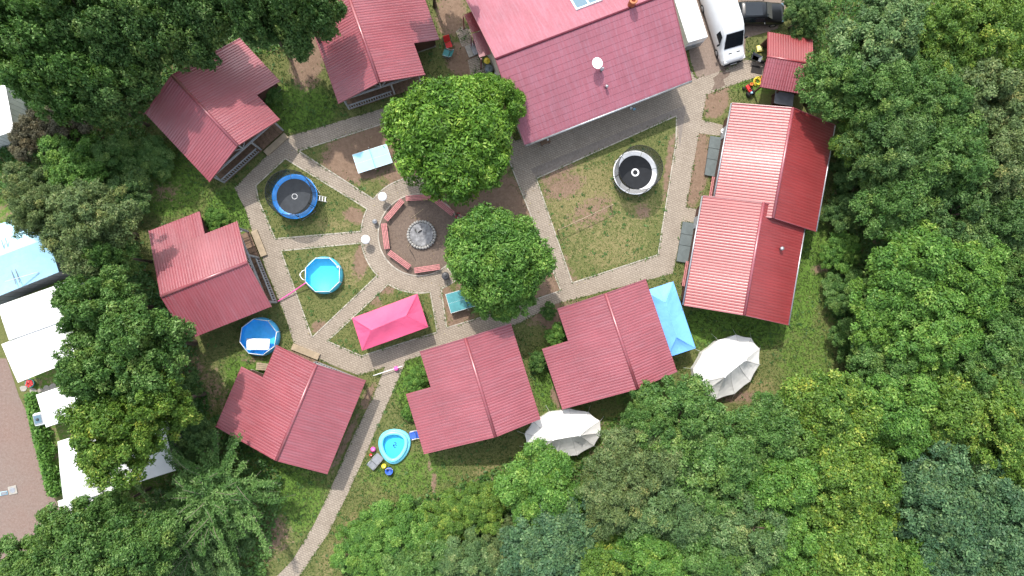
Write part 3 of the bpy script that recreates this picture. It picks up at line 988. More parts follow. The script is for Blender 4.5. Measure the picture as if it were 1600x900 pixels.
fp = P(659, 367)
pit = thing('fire_pit', 'round stone rimmed fire pit full of grey ash', 'fire pit', fp)
stone_me = None
for k in range(30):
    t = 2 * math.pi * k / 30
    if stone_me is None:
        mb = MB(); mb.lathe([(0.10, -0.03), (0.118, 0.05), (0.115, 0.24), (0.085, 0.30), (0.0, 0.31)], 9)
        so_ = mb.build('stone', 'stone', pit, True); stone_me = so_.data
    else:
        so_ = link('stone', stone_me, pit)
    place(so_, (1.04 * math.cos(t), 1.04 * math.sin(t), random.uniform(-0.03, 0.02)), random.uniform(0, 6)); s_ = random.uniform(0.9, 1.08); so_.scale = (s_, s_, 1)
mb = MB(); mb.lathe([(0.99, 0.17), (0.86, 0.21), (0.7, 0.17), (0.45, 0.19), (0.0, 0.21)], 26); mb.build('ash_bed', 'ash', pit, True)
for a, l, r_ in ((0.5, 0.42, 0.045), (2.1, 0.3, 0.035)):
    mb = MB(); mb.tube([(-0.35 + 0.1 * math.cos(a), 0.15, 0.24), (-0.35 + l * math.cos(a), 0.15 + l * math.sin(a), 0.27)], r_, 7); mb.build('charred_log', 'charred', pit)
for (a, b_, lb) in (((637, 386), (642, 377), 'short pale stick leaning at the rim of the fire pit'), ((640, 390), (650, 408), 'long dark stick lying below the fire pit'),
                    ((642, 341), (661, 327), 'long yellowish stick lying above the fire pit')):
    p = P(*a, 0.06); q = P(*b_, 0.06)
    mb = MB(); mb.tube([(0, 0, 0), ((q - p) * 0.5) + Vector((0.03, 0.02, 0.01)), q - p], [0.025, 0.022, 0.012], 6)
    o = mb.build('stick', 'charred' if 'dark' in lb else 'timber_pale'); o.location = p; tag(o, lb, 'stick')


def bench(label, cx, cy, ang, L=2.0, w=0.46, n=4, mat='bench_red', group='red slatted benches'):
    p = P(cx, cy, 0.45); p.z = 0.03
    t = thing('bench', label, 'bench', p, ang, group)
    for k in range(n):
        y = -w / 2 + (k + 0.5) * w / n
        o = MB().box((0, y, 0.44), (L, w / n - 0.042, 0.045)).build('slat', mat, t)
    for x in (-L * 0.38, L * 0.38):
        mb = MB(); mb.box((x, 0, 0.39), (0.08, w * 0.94, 0.05)); mb.box((x, -w * 0.36, 0.18), (0.08, 0.07, 0.37)); mb.box((x, w * 0.36, 0.18), (0.08, 0.07, 0.37)); mb.build('leg', 'timber_dark', t)
    return t


g = 'benches around the fire circle'
for (a, b_, lb) in (((635, 310), (673, 308), 'red slatted bench at the top of the fire circle'),
                    ((604, 342), (628, 314), 'red slatted bench at the upper left of the fire circle'),
                    ((600, 351), (604.5, 387), 'red slatted bench standing upright at the left of the fire circle'),
                    ((609, 395), (639, 417), 'red slatted bench at the lower left of the fire circle'),
                    ((649, 422.5), (686, 417), 'red slatted bench at the bottom of the fire circle'),
                    ((676, 309), (709, 335), 'shaded red slatted bench on which the person sits')):
    an, ln = dirpx(a, b_)
    bench(lb, (a[0] + b_[0]) / 2, (a[1] + b_[1]) / 2, an, group=g)
bench('red slatted bench by the wall of the upper long cabin', 1114, 295, R(80), 1.9, 0.5, group='benches along the long cabins')
bench('red slatted bench by the wall of the lower long cabin', 1073, 428, R(80), 2.0, 0.5, group='benches along the long cabins')


def lamp(label, px, py, h=1.05):
    p = P(px, py, h); p.z = 0.012
    t = thing('path_lamp', label, 'lamp', p, 0, 'mushroom lamps on the ring path')
    mb = MB(); mb.lathe([(0.12, 0), (0.12, 0.03), (0.05, 0.05), (0.045, h - 0.22)], 12); mb.build('post', 'metal_dark', t, True)
    mb = MB(); mb.lathe([(0.06, h - 0.24), (0.16, h - 0.22), (0.32, h - 0.15), (0.355, h - 0.09), (0.32, h - 0.02), (0.16, h + 0.05), (0.0, h + 0.075)], 24); mb.build('shade', 'plastic_white', t, True)


lamp('white mushroom lamp on the ring path, upper of the two', 597.5, 307)
lamp('white mushroom lamp on the ring path, lower of the two', 571, 374)
lamp('white lamp poking out of the lower chestnut tree', 738.5, 342, 1.05)


def bin_(label, px, py, r, h, mat, cat='bin', nm='bin', lid=None):
    p = P(px, py, h); p.z = 0.012
    t = thing(nm, label, cat, p)
    mb = MB(); mb.lathe([(r * 0.82, 0), (r, h * 0.96)], 18); mb.build('body', mat, t, True)
    mb = MB(); mb.lathe([(r * 1.06, h * 0.96), (r * 1.06, h), (r * 0.7, h + 0.04), (r * 0.25, h + 0.05), (r * 0.22, h + 0.08), (0, h + 0.085)], 18); mb.build('lid', lid or mat, t, True)


bin_('small grey ash bin on the ring path between the lamps', 585.5, 346, 0.18, 0.5, 'metal_grey')
bin_('dark round bin on the ring path under the lower tree', 696, 431, 0.28, 0.7, 'metal_dark')
bin_('yellow lidded round bin beside the hall', 761, 95, 0.24, 0.9, 'plastic_grey', lid='plastic_yellow')
bin_('blue grey round water barrel beside the hall', 764, 107, 0.30, 0.9, 'plastic_grey', 'barrel', 'barrel')

# ------------------------------------------------------------------ trampolines
def trampoline(label, px, py, Ro, Rm, padmat, matmat, seg, dashed, ladder=None, netlean=0.0):
    H, HT = 0.8, 2.65
    p = P(px, py, H); p.z = 0.03
    t = thing('trampoline', label, 'trampoline', p, 0.2, 'round trampolines')
    mb = MB(); mb.lathe([(0, H - 0.012), (Rm, H - 0.012), (Rm, H - 0.018), (0, H - 0.02)], 48); mt = mb.build('jump_mat', matmat, t)
    # printed ring on the mat
    mb = MB()
    n = 12 if dashed else 36
    ri, ro_ = (0.17, 0.22) if dashed else (0.19, 0.31)
    for k in range(n):
        a0 = 2 * math.pi * k / n; a1 = a0 + 2 * math.pi / n * (0.55 if dashed else 1.0)
        q = [(r_ * math.cos(a), r_ * math.sin(a), H - 0.006) for r_, a in ((ri, a0), (ro_, a0), (ro_, a1), (ri, a1))]
        mb.add(q, [(0, 1, 2, 3)])
    mb.build('printed_ring', 'pad_white', mt)
    for k in range(seg):
        a0 = 2 * math.pi * k / seg + 0.012; a1 = 2 * math.pi * (k + 1) / seg - 0.012
        vs = []; fs = []
        m_ = 8
        for i in range(m_ + 1):
            a = a0 + (a1 - a0) * i / m_
            bulge = 0.02 + 0.012 * math.sin(9 * a)
            for r_, z in ((Rm - 0.02, H), (Rm + 0.08, H + bulge), (Ro - 0.08, H + bulge), (Ro, H - 0.02), (Ro - 0.01, H - 0.10), (Rm - 0.02, H - 0.01)):
                vs.append((r_ * math.cos(a), r_ * math.sin(a), z))
        for i in range(m_):
            for j in range(5):
                fs.append((i * 6 + j, i * 6 + j + 1, (i + 1) * 6 + j + 1, (i + 1) * 6 + j))
        mb = MB(); mb.add(vs, fs); mb.build('pad', padmat, t)
    mb = MB(); mb.tube([((Ro - 0.05) * math.cos(a), (Ro - 0.05) * math.sin(a), H - 0.06) for a in np.linspace(0, 2 * math.pi, 40, endpoint=False)], 0.035, 6, True); mb.build('frame_ring', 'metal_grey', t, True)
    for k in range(4):
        a = 2 * math.pi * k / 4 + 0.4; d_ = 0.38
        mb = MB()
        q = [(math.cos(a - d_) * Ro * 0.96, math.sin(a - d_) * Ro * 0.96, H - 0.08), (math.cos(a - d_) * Ro * 1.03, math.sin(a - d_) * Ro * 1.03, 0.03), (math.cos(a + d_) * Ro * 1.03, math.sin(a + d_) * Ro * 1.03, 0.03), (math.cos(a + d_) * Ro * 0.96, math.sin(a + d_) * Ro * 0.96, H - 0.08)]
        mb.tube(q, 0.025, 6); mb.build('leg', 'metal_grey', t)
    for k in range(8):
        a = 2 * math.pi * k / 8 + 0.1
        mb = MB(); mb.tube([((Ro + 0.03) * math.cos(a), (Ro + 0.03) * math.sin(a), H - 0.3), ((Ro + 0.03) * math.cos(a), (Ro + 0.03) * math.sin(a), HT - 0.3), ((Ro - 0.04) * math.cos(a), (Ro - 0.04) * math.sin(a), HT)], 0.022, 6); mb.build('net_pole', 'mat_black', t)
    vs = []; fs = []
    m_ = 64
    for j in range(7):
        f = j / 6
        for k in range(m_):
            a = 2 * math.pi * k / m_
            sag = 0.10 * math.sin(math.pi * f) * (0.5 - 0.5 * math.cos(8 * (a - 0.1)))
            r_ = (Ro - 0.06) * (1 - sag * 0.4)
            vs.append((r_ * math.cos(a), r_ * math.sin(a), H + 0.03 + f * (HT - H - 0.05)))
    for j in range(6):
        for k in range(m_):
            fs.append((j * m_ + k, j * m_ + (k + 1) % m_, (j + 1) * m_ + (k + 1) % m_, (j + 1) * m_ + k))
    mb = MB(); mb.add(vs, fs); mb.build('safety_net', 'net', t, True)
    mb = MB(); mb.tube([((Ro - 0.05) * math.cos(a), (Ro - 0.05) * math.sin(a), HT) for a in np.linspace(0, 2 * math.pi, 40, endpoint=False)], 0.02, 6, True); mb.build('net_hoop', 'mat_black', t, True)
    if ladder is not None:
        a = ladder
        mb = MB()
        u = Vector((math.cos(a), math.sin(a), 0)); s_ = Vector((-math.sin(a), math.cos(a), 0))
        for k in (-1, 1):
            mb.tube([u * (Ro + 0.02) + s_ * 0.18 * k + Vector((0, 0, H - 0.05)), u * (Ro + 0.55) + s_ * 0.18 * k + Vector((0, 0, 0.0))], 0.02, 6)
        for f in (0.2, 0.5, 0.8):
            c = (u * (Ro + 0.02)).lerp(u * (Ro + 0.55), f) + Vector((0, 0, (H - 0.05) * (1 - f)))
            mb.bar(c - s_ * 0.19, c + s_ * 0.19, 0.08, 0.025)
        mb.build('ladder', 'metal_white', t)
    return t


trampoline('blue padded trampoline with dark safety net on the left lawn', 460.5, 307, 1.72, 1.38, 'pad_blue', 'mat_grey', 8, True, R(-14))
trampoline('black and white trampoline on the right lawn', 992.5, 269.5, 1.74, 1.36, 'pad_white', 'mat_black', 6, False)

# ------------------------------------------------------------------ pools
def frame_pool(label, px, py, rp, rot, liner, group, extra):
    H = 0.78
    p = P(px, py, H); p.z = 0.03
    r = rp / 20.0 * (54 - H) / 54
    t = thing('frame_pool', label, 'pool', p, 0, group)
    n = 8
    V_ = [(r * math.cos(rot + 2 * math.pi * k / n), r * math.sin(rot + 2 * math.pi * k / n)) for k in range(n)]
    mb = MB()
    m_ = 48
    def rr(a, bulge):
        k = ((a - rot) % (2 * math.pi / n)) - math.pi / n
        poly = r * math.cos(math.pi / n) / math.cos(k)
        return poly * (1 - bulge) + (r * 1.03) * bulge
    rows = [(1.0, H - 0.02, 0.0, 0.005), (1.0, 0.5, 0.8, 0.02), (1.0, 0.12, 1.0, 0.03), (0.97, 0.0, 1.0, 0.0)]
    vs = []; fs = []
    for (s_, z, bl, ad) in rows:
        for k in range(m_):
            a = 2 * math.pi * k / m_; q = rr(a, bl) * s_ + ad
            vs.append((q * math.cos(a), q * math.sin(a), z))
    inner = [(1.0, H - 0.02, 0.0, -0.02), (1.0, 0.45, 0.6, -0.03), (0.96, 0.08, 1.0, -0.04), (0.90, 0.02, 1.0, -0.04)]
    k0 = len(vs)
    for (s_, z, bl, ad) in inner:
        for k in range(m_):
            a = 2 * math.pi * k / m_; q = rr(a, bl) * s_ + ad
            vs.append((q * math.cos(a), q * math.sin(a), z))
    for base in (0, k0):
        for j in range(3):
            for k in range(m_):
                f = (base + j * m_ + k, base + j * m_ + (k + 1) % m_, base + (j + 1) * m_ + (k + 1) % m_, base + (j + 1) * m_ + k)
                fs.append(f[::-1] if base == 0 else f)
    fs.append(tuple(k0 + 3 * m_ + k for k in range(m_)))
    mb.add(vs, fs); mb.build('liner', liner, t, True)
    mb = MB(); vs = []
    for k in range(m_):
        a = 2 * math.pi * k / m_; q = rr(a, 0.3) - 0.035
        vs.append((q * math.cos(a), q * math.sin(a), H - 0.2))
    mb.add(vs, [tuple(range(m_))]); mb.build('water', 'water', t)
    for k in range(n):
        a = V_[k]; b_ = V_[(k + 1) % n]
        mb = MB(); mb.tube([(a[0], a[1], H), (b_[0], b_[1], H)], 0.024, 8); mb.build('rim_pipe', 'metal_white', t, True)
        mb = MB(); mb.tube([(a[0] * 1.01, a[1] * 1.01, H - 0.02), (a[0] * 1.06, a[1] * 1.06, 0)], 0.03, 6); mb.build('leg', 'metal_white', t, True)
    if extra == 'handle':
        mb = MB()
        mb.tube([(-r * .94, .38, H + 0.02), (-r * 1.06, .30, H + .12), (-r * 1.20, 0.10, H + .06), (-r * 1.2, -.14, H - .02), (-r * 1.06, -.36, H + .06), (-r * .92, -.42, H + .02)], 0.03, 7); mb.ball((-r * 1.21, -0.02, H), 0.07)
        mb.build('handle_loop', 'metal_white', t, True)
        mb = MB(); mb.ball((r * 0.83, 0.62, H - 0.14), 0.10, sc=(1.2, 1, 0.7)); mb.build('skimmer', 'plastic_white', t, True)
    return t, p, r, H


frame_pool('round frame pool with pale cyan water on the left lawn', 504, 429.5, 28.0, R(22.5), 'liner_cyan', 'round frame pools', 'handle')
t, p, r, H = frame_pool('dark blue frame pool between the two left cabins', 403.5, 526.5, 28.6, R(15), 'liner_blue', 'round frame pools', '')
mb = MB()
fl = P(403, 538, 0.7); w_, h_ = 1.72, 0.85
nx_, ny_ = 10, 8
vs = []; fs = []
for j in range(ny_ + 1):
    for i in range(nx_ + 1):
        u, v_ = i / nx_ * 2 - 1, j / ny_ * 2 - 1
        e = (1 - abs(u) ** 6) * (1 - abs(v_) ** 6)
        vs.append((u * w_ / 2, v_ * h_ / 2, 0.02 + 0.05 * e + 0.015 * math.sin(j * 2.2) * e))
for j in range(ny_):
    for i in range(nx_):
        a = j * (nx_ + 1) + i; fs.append((a, a + 1, a + nx_ + 2, a + nx_ + 1))
mb.add(vs, fs); mb.box((0, 0, 0.0), (w_, h_, 0.06))
o = mb.build('air_mattress', 'plastic_white', None, True); place(o, (fl.x, fl.y, 0.66), R(-1)); tag(o, 'white air mattress floating in the dark blue pool', 'air mattress')

# teardrop paddling pool: two inflated rings, floor and water
def tear(s, n=64):
    """rounded triangle with its tip at the bottom (photo), in metres"""
    pts = []
    C = [(-1.02, 0.78), (1.02, 0.90), (0.0, -1.35)]
    rad = [0.30, 0.30, 0.25]
    ctrl = []
    for k in range(n):
        a = 2 * math.pi * k / n
        # blend circle with triangle through support function
        d_ = Vector((math.cos(a), math.sin(a)))
        ctrl.append(d_)
    q = []
    for d_ in ctrl:
        s1 = [(Vector(c) * 0.80).dot(d_) + r_ for c, r_ in zip(C, rad)]
        mx_ = sum(math.exp(1.7 * x) for x in s1); sup = math.log(mx_) / 1.7
        q.append(sup)
    for k in range(n):
        a = 2 * math.pi * k / n
        ds_ = (q[(k + 1) % n] - q[k - 1]) / (2 * 2 * math.pi / n)
        d_ = Vector((math.cos(a), math.sin(a))); e = Vector((-math.sin(a), math.cos(a)))
        pts.append((d_ * q[k] + e * ds_) * s)
    return pts


pp = P(616, 698, 0.25); pp.z = 0.0
pool = thing('paddling_pool', 'light blue inflatable teardrop paddling pool on the grass', 'paddling pool', pp, R(-4))
tp = tear(0.80)
mb = MB(); mb.tube([(x * 1.03, y * 1.03, 0.17) for x, y in tp], 0.20, 10, True); mb.build('lower_ring', 'vinyl_cyan', pool, True)
mb = MB(); mb.tube([(x * 0.93 - 0.04, y * 0.93 + 0.05, 0.47) for x, y in tp], 0.145, 10, True); mb.build('upper_ring', 'vinyl_cyan', pool, True)
fl_ = mb = MB(); mb.add([(x * 0.95, y * 0.95, 0.06) for x, y in tp], [tuple(range(len(tp)))]); fl_ = mb.build('pool_floor', 'liner_cyan', pool)
mb = MB(); mb.add([(x * 0.90, y * 0.90, 0.38) for x, y in tp], [tuple(range(len(tp)))]); mb.build('water', 'water', pool)
mb = MB()
for a, b_ in (((-.05, .30), (.12, .26)), ((.12, .26), (.05, .12)), ((.05, .12), (-.08, .05)), ((-.08, .05), (.02, -.12)), ((.02, -.12), (.15, -.10)), ((-.12, .0), (-.05, .14)), ((.1, .02), (.16, .12))):
    mb.bar((a[0], a[1], 0.068), (b_[0], b_[1], 0.068), 0.07, 0.006)
mb.build('print', 'plastic_blue', fl_)

# balls, chairs and things on the grass by the paddling pool
for lb, px, py, r_, mt in (('pink ball on the grass left of the paddling pool', 583, 702, 0.20, 'plastic_pink'), ('small red ball next to the pink ball', 579.5, 711, 0.12, 'plastic_red'), ('yellow ball below the paddling pool tip', 600, 728.5, 0.20, 'plastic_yellow')):
    p = P(px, py, r_)
    t = thing('ball', lb, 'ball', (p.x, p.y, 0))
    mb = MB(); mb.ball((0, 0, r_), r_, 20, 12); mb.build('ball_skin', mt, t, True)
    mb = MB(); mb.lathe([(0.03, 0), (0.03, 0.012), (0, 0.014)], 8, (0.04, -0.02, 2 * r_ - 0.008)); mb.build('valve', 'plastic_white', t)
p = P(608, 736, 0.3); p.z = 0
t = thing('bucket', 'dark blue bucket below the paddling pool', 'bucket', p)
mb = MB(); mb.lathe([(0.20, 0.0), (0.28, 0.38), (0.30, 0.38), (0.30, 0.40), (0.25, 0.40), (0.19, 0.05), (0.0, 0.05)], 20); mb.build('body', 'plastic_blue', t, True)
mb = MB(); mb.tube([(0.29 * math.cos(a), 0.12 + 0.1 * math.sin(a), 0.40 + 0.10 * math.sin(a)) for a in np.linspace(0, math.pi, 9)], 0.012, 5); mb.build('handle', 'metal_white', t)


def folding_chair(label, px, py, rz, seat, frame, w=0.5, flat=False, cat='chair', nm='folding_chair', group=None):
    p = P(px, py, 0.4); p.z = 0.0
    t = thing(nm, label, cat, p, rz, group)
    hb = 0.42 if flat else 0.95
    bk = 0.95 if flat else 0.55
    MB().box((0, 0.0, 0.40), (w, 0.46, 0.03)).build('seat', seat, t, bevel=0.01)
    mb = MB(); mb.bar((0, 0.25, 0.42), (0, bk, hb), w, 0.03, (1, 0, 0.001)); 
    mb = MB(); a, b_ = Vector((0, 0.26, 0.42)), Vector((0, bk, hb))
    mb.add([a + Vector((-w / 2, 0, 0)), a + Vector((w / 2, 0, 0)), b_ + Vector((w / 2, 0, 0)), b_ + Vector((-w / 2, 0, 0)), a + Vector((-w / 2, 0.03, -0.03)), a + Vector((w / 2, 0.03, -0.03)), b_ + Vector((w / 2, 0.03, -0.03)), b_ + Vector((-w / 2, 0.03, -0.03))],
           [(0, 1, 2, 3), (7, 6, 5, 4), (0, 4, 5, 1), (1, 5, 6, 2), (2, 6, 7, 3), (3, 7, 4, 0)])
    mb.build('backrest', seat, t)
    for x in (-w / 2 - 0.03, w / 2 + 0.03):
        mb = MB(); mb.tube([(x, -0.22, 0.0), (x, 0.1, 0.42), (x, bk, hb)], 0.018, 6); mb.build('frame', frame, t, True)
        mb = MB(); mb.tube([(x, 0.4, 0.0), (x, -0.1, 0.42), (x, -0.15, 0.62), (x, 0.3, 0.62)], 0.018, 6); mb.build('leg', frame, t, True)
    return t


folding_chair('grey folding lounger on the grass beside the path', 581, 727, R(-42), 'tarp_grey', 'metal_grey', 0.6, True, 'lounger', 'lounger')
folding_chair('blue and white chair tucked against the cabin by the paddling pool', 645, 680, R(-75), 'plastic_blue', 'metal_white', 0.55)
folding_chair('red folding chair on the shaded grass left of the hall', 701, 70, R(20), 'plastic_red', 'metal_dark', 0.5)
folding_chair('dark teal folding chair with pale frame left of the hall', 697, 83, R(-110), 'plastic_teal', 'metal_grey', 0.55)

# ------------------------------------------------------------------ gazebos
def gazebo(label, corners, ridge, mat, ze, zr, name='gazebo'):
    cs = [P(x, y, ze) for x, y in corners]
    ctr = sum(cs, Vector()) / 4
    rd = [P(x, y, zr) for x, y in ridge]
    base = Vector((ctr.x, ctr.y, 0.02))
    t = thing(name, label, 'gazebo', base)
    cs = [c - base for c in cs]; rd = [c - base for c in rd]
    # corners in order: a0 a1 (short end near rd[1]) ...
    mb = MB()

    def panel(a, b_, c, d_, n=8):
        vs = []; fs = []
        for i in range(n + 1):
            for j in range(n + 1):
                u, v_ = i / n, j / n
                q = (a.lerp(b_, u)).lerp(d_.lerp(c, u), v_)
                q.z -= 0.10 * math.sin(math.pi * u) * math.sin(math.pi * v_) - 0.012 * math.sin(u * 17 + v_ * 5)
                vs.append(q)
        for i in range(n):
            for j in range(n):
                k = i * (n + 1) + j; fs.append((k, k + n + 1, k + n + 2, k + 1))
        mb.add(vs, fs)
    panel(cs[0], cs[1], rd[1], rd[0]); panel(cs[1], cs[2], rd[1], rd[1]); panel(cs[2], cs[3], rd[0], rd[1]); panel(cs[3], cs[0], rd[0], rd[0])
    for i in range(4):
        a, b_ = cs[i], cs[(i + 1) % 4]
        mb.add([a, b_, b_ - Vector((0, 0, .22)), a - Vector((0, 0, .22))], [(0, 1, 2, 3)])
    mb.build('roof_cloth', mat, t, False)
    for i, j in ((0, 0), (1, 1), (2, 1), (3, 0)):
        mb = MB(); mb.tube([cs[i], rd[j] + Vector((0, 0, .01))], 0.014, 5); mb.build('seam', mat, t)
    for c in cs + [(cs[0] + cs[1]) / 2, (cs[2] + cs[3]) / 2]:
        q = c * 0.985
        mb = MB(); mb.tube([(q.x, q.y, 0), (q.x, q.y, ze - 0.06)], 0.025, 8); mb.build('post', 'metal_white', t)
    mb = MB()
    for i in range(4):
        a, b_ = cs[i] * 0.985, cs[(i + 1) % 4] * 0.985
        mb.tube([(a.x, a.y, ze - 0.12), (b_.x, b_.y, ze - 0.12)], 0.018, 6)
    mb.build('frame', 'metal_white', t)
    return t


gazebo('pink rectangular gazebo on the lawn below the fire circle', [(550, 497), (652, 459), (669, 511), (566, 548)], [(580, 516), (635, 493)], 'tarp_pink', 2.05, 2.75)
gazebo('light blue gazebo wedged against the side of a red cabin', [(1052, 440), (1087, 544), (1042, 559), (1006, 455)], [(1040, 473), (1057, 527)], 'tarp_blue', 2.05, 2.6)

# ------------------------------------------------------------------ bell tents
def bell_tent(label, cx, cy, ang, a=3.05, b_=2.05, half=1.0, peak=2.9, apex_off=(0, 0)):
    p = P(cx, cy, 0.9); p.z = 0
    t = thing('bell_tent', label, 'tent', p, ang, 'white canvas bell tents')
    n = 12; sub = 6
    ring = []
    for k in range(n):
        t0 = 2 * math.pi * (k + 0.5) / n; t1 = 2 * math.pi * (k + 1.5) / n
        for j in range(sub):
            f = j / sub; tt = t0 + (t1 - t0) * f
            s_ = 1 - 0.055 * math.sin(math.pi * f)
            ring.append(Vector((a * math.cos(tt) * s_, b_ * math.sin(tt) * s_, 1.05 - 0.0 * f)))
    m_ = len(ring)
    rows = 6
    vs = []
    for i in range(rows + 1):
        f = i / rows
        for q in ring:
            rx_ = max(-half, min(half, q.x * 0.5))
            ap = Vector((rx_, 0, peak - 0.10 * (1 - (rx_ / half) ** 2)))
            w_ = q.lerp(ap, f)
            w_.z -= 0.22 * math.sin(math.pi * f) + 0.012 * math.sin(q.x * 7 + f * 9)
            vs.append(w_)
    fs = []
    for i in range(rows):
        for k in range(m_):
            fs.append((i * m_ + k, i * m_ + (k + 1) % m_, (i + 1) * m_ + (k + 1) % m_, (i + 1) * m_ + k))
    mb = MB(); mb.add(vs, fs); mb.build('roof_cloth', 'canvas', t)
    for k in range(n):
        mb = MB(); mb.tube([vs[i * m_ + k * sub] + Vector((0, 0, 0.012)) for i in range(rows + 1)], 0.016, 5); mb.build('seam', 'tarp_grey' if False else 'canvas_tape', t)
    vs = [Vector((q.x * 0.955, q.y * 0.955, z)) for z in (1.03, 0.0) for q in ring]
    mb = MB(); mb.add(vs, [(k, m_ + k, m_ + (k + 1) % m_, (k + 1) % m_) for k in range(m_)]); mb.build('wall_cloth', 'canvas', t)
    for x in (-half, half):
        mb = MB(); mb.lathe([(0.05, peak - 0.16), (0.09, peak - 0.05), (0.05, peak + 0.05), (0, peak + 0.06)], 10, (x, 0, 0)); mb.build('pole_cap', 'plastic_white', t, True)
    for k in range(n):
        q = ring[k * sub]; e = Vector((q.x * 1.17, q.y * 1.24, 0.02))
        mb = MB(); mb.tube([q, e], 0.008, 4); mb.build('guy_rope', 'plastic_white', t)


bell_tent('white canvas bell tent below the gap between two cabins', 880, 677, R(9), 3.05, 1.85)
bell_tent('white canvas bell tent on the lawn right of the blue gazebo', 1134, 573, R(38), 3.05, 2.1)

# ------------------------------------------------------------------ table tennis
def tt_table(label, c, rz, mat):
    p = P(*c, 0.76); p.z = 0.03
    t = thing('table_tennis_table', label, 'table', p, rz, 'table tennis tables')
    for s in (-1, 1):
        top = MB().box((s * 0.687, 0, 0.745), (1.365, 1.525, 0.035)).build('table_half', mat, t)
        mb = MB()
        z = 0.766
        for y in (-0.75, 0, 0.75):
            mb.box((s * 0.687, y, z), (1.36, 0.02 if y else 0.008, 0.004))
        mb.box((s * 1.36, 0, z), (0.02, 1.47, 0.005))
        mb.build('line', 'pad_white', top)
        for y in (-0.6, 0.6):
            mb = MB(); mb.box((s * 1.0, y, 0.36), (0.06, 0.06, 0.72)); mb.build('leg', 'metal_dark', t)
    net = MB().box((0, 0, 0.84), (0.012, 1.78, 0.15)).build('net_band', 'metal_dark', t)
    for s in (-1, 1):
        mb = MB(); mb.box((0, s * 0.88, 0.84), (0.03, 0.03, 0.17)); mb.build('net_post', 'metal_white', t)


tt_table('light blue table tennis table on red earth beside the upper chestnut', (582, 248), dirpx((562, 269), (609, 254))[0], 'table_blue')
tt_table('dark teal table tennis table half under the lower chestnut', (727, 467), dirpx((704, 487), (735, 478))[0], 'table_teal')

# ------------------------------------------------------------------ high bar, ropes
a = P(873, 359, 1.05); b_ = P(957, 320, 1.05)
t = thing('play_bar', 'thin yellow bar on low posts across the right lawn', 'play bar', ((a.x + b_.x) / 2, (a.y + b_.y) / 2, 0.03), math.atan2(b_.y - a.y, b_.x - a.x))
ln = (b_ - a).length
mb = MB(); mb.tube([(-ln / 2, 0, 1.02), (ln / 2, 0, 1.02)], 0.028, 8); mb.build('bar', 'timber_pale', t, True)
for s in (-1, 1):
    mb = MB(); mb.tube([(s * ln / 2, 0, 0), (s * ln / 2, 0, 1.08)], 0.035, 8); mb.ball((s * ln / 2, 0, 1.08), 0.07); mb.build('post', 'timber_pale', t, True)
    mb = MB(); mb.tube([(s * ln / 2, -0.25, 0.01), (s * ln / 2, 0, 0.6)], 0.025, 6); mb.build('brace', 'timber_pale', t)


def strip(name, label, cat, a, b_, z0, z1, r, mat, sag=0.1):
    p = P(*a, z0); q = P(*b_, z1)
    mb = MB(); n = 10
    mb.tube([p.lerp(q, k / n) - p - Vector((0, 0, sag * math.sin(math.pi * k / n))) for k in range(n + 1)], r, 6)
    o = mb.build(name, mat, None, True); o.location = p
    return tag(o, label, cat)


strip('hose', 'pink hose from the cyan pool across the left path', 'hose', (479, 441), (434, 471), 0.7, 0.15, 0.05, 'plastic_pink')
strip('pole', 'long white pole lying across the path junction above the grass', 'pole', (583, 587), (629, 572), 0.35, 0.35, 0.035, 'metal_white', 0.0)
for q in ((589, 585), (624, 574)):
    pass
p = P(619, 576, 0.3); p.z = 0.012
t = thing('balloon', 'pink balloon by the white pole on the path', 'balloon', p)
mb = MB(); mb.ball((0, 0, 0.22), 0.2, 16, 10, (1, 1, 1.1)); mb.build('skin', 'plastic_pink', t, True)
mb = MB(); mb.tube([(0, 0, 0.02), (0.12, -0.1, 0.012), (0.25, -0.05, 0.012)], 0.01, 5); mb.build('string', 'plastic_white', t)

# wooden bench seen by the dark blue pool
t = thing('garden_bench', 'pale wooden bench tucked beside the cabin under the dark blue pool', 'bench', P(414, 573, 0.4) * 1.0, R(-6))
t.location.z = 0
for k in range(4):
    MB().box((0, -0.22 + k * 0.14, 0.42), (1.3, 0.115, 0.04)).build('slat', 'timber_pale', t)
for x in (-0.5, 0.5):
    mb = MB(); mb.box((x, 0, 0.2), (0.08, 0.5, 0.40)); mb.build('leg', 'timber_pale', t)

# terrace decks in front of the long cabins
def terrace(label, cn):
    z = 0.22
    cs = [P(x, y, z) for x, y in cn]
    ctr = sum(cs, Vector()) / 4
    t = thing('terrace_deck', label, 'deck', (ctr.x, ctr.y, 0), 0, 'grey terrace decks of the long cabins')
    cs = [c - Vector((ctr.x, ctr.y, 0)) for c in cs]
    for f0, f1 in ((0, .30), (.31, .58), (.59, 1.0)):
        q = [cs[0].lerp(cs[3], f0), cs[1].lerp(cs[2], f0), cs[1].lerp(cs[2], f1), cs[0].lerp(cs[3], f1)]
        mb = MB(); mb.prism([(v_.x, v_.y) for v_ in reversed(q)], z - 0.05, z); mb.build('panel', 'deck_slab', t)
    q = [v_ * 0.97 for v_ in cs]
    mb = MB(); mb.prism([(v_.x, v_.y) for v_ in reversed(q)], 0.0, z - 0.055); mb.build('base', 'metal_dark', t)


terrace('dark grey three panel deck by the upper long cabin', [(1110, 212), (1140, 217), (1127, 278), (1101, 273)])
terrace('dark grey three panel deck by the lower long cabin', [(1067, 346), (1096, 351), (1083, 412), (1057, 408)])

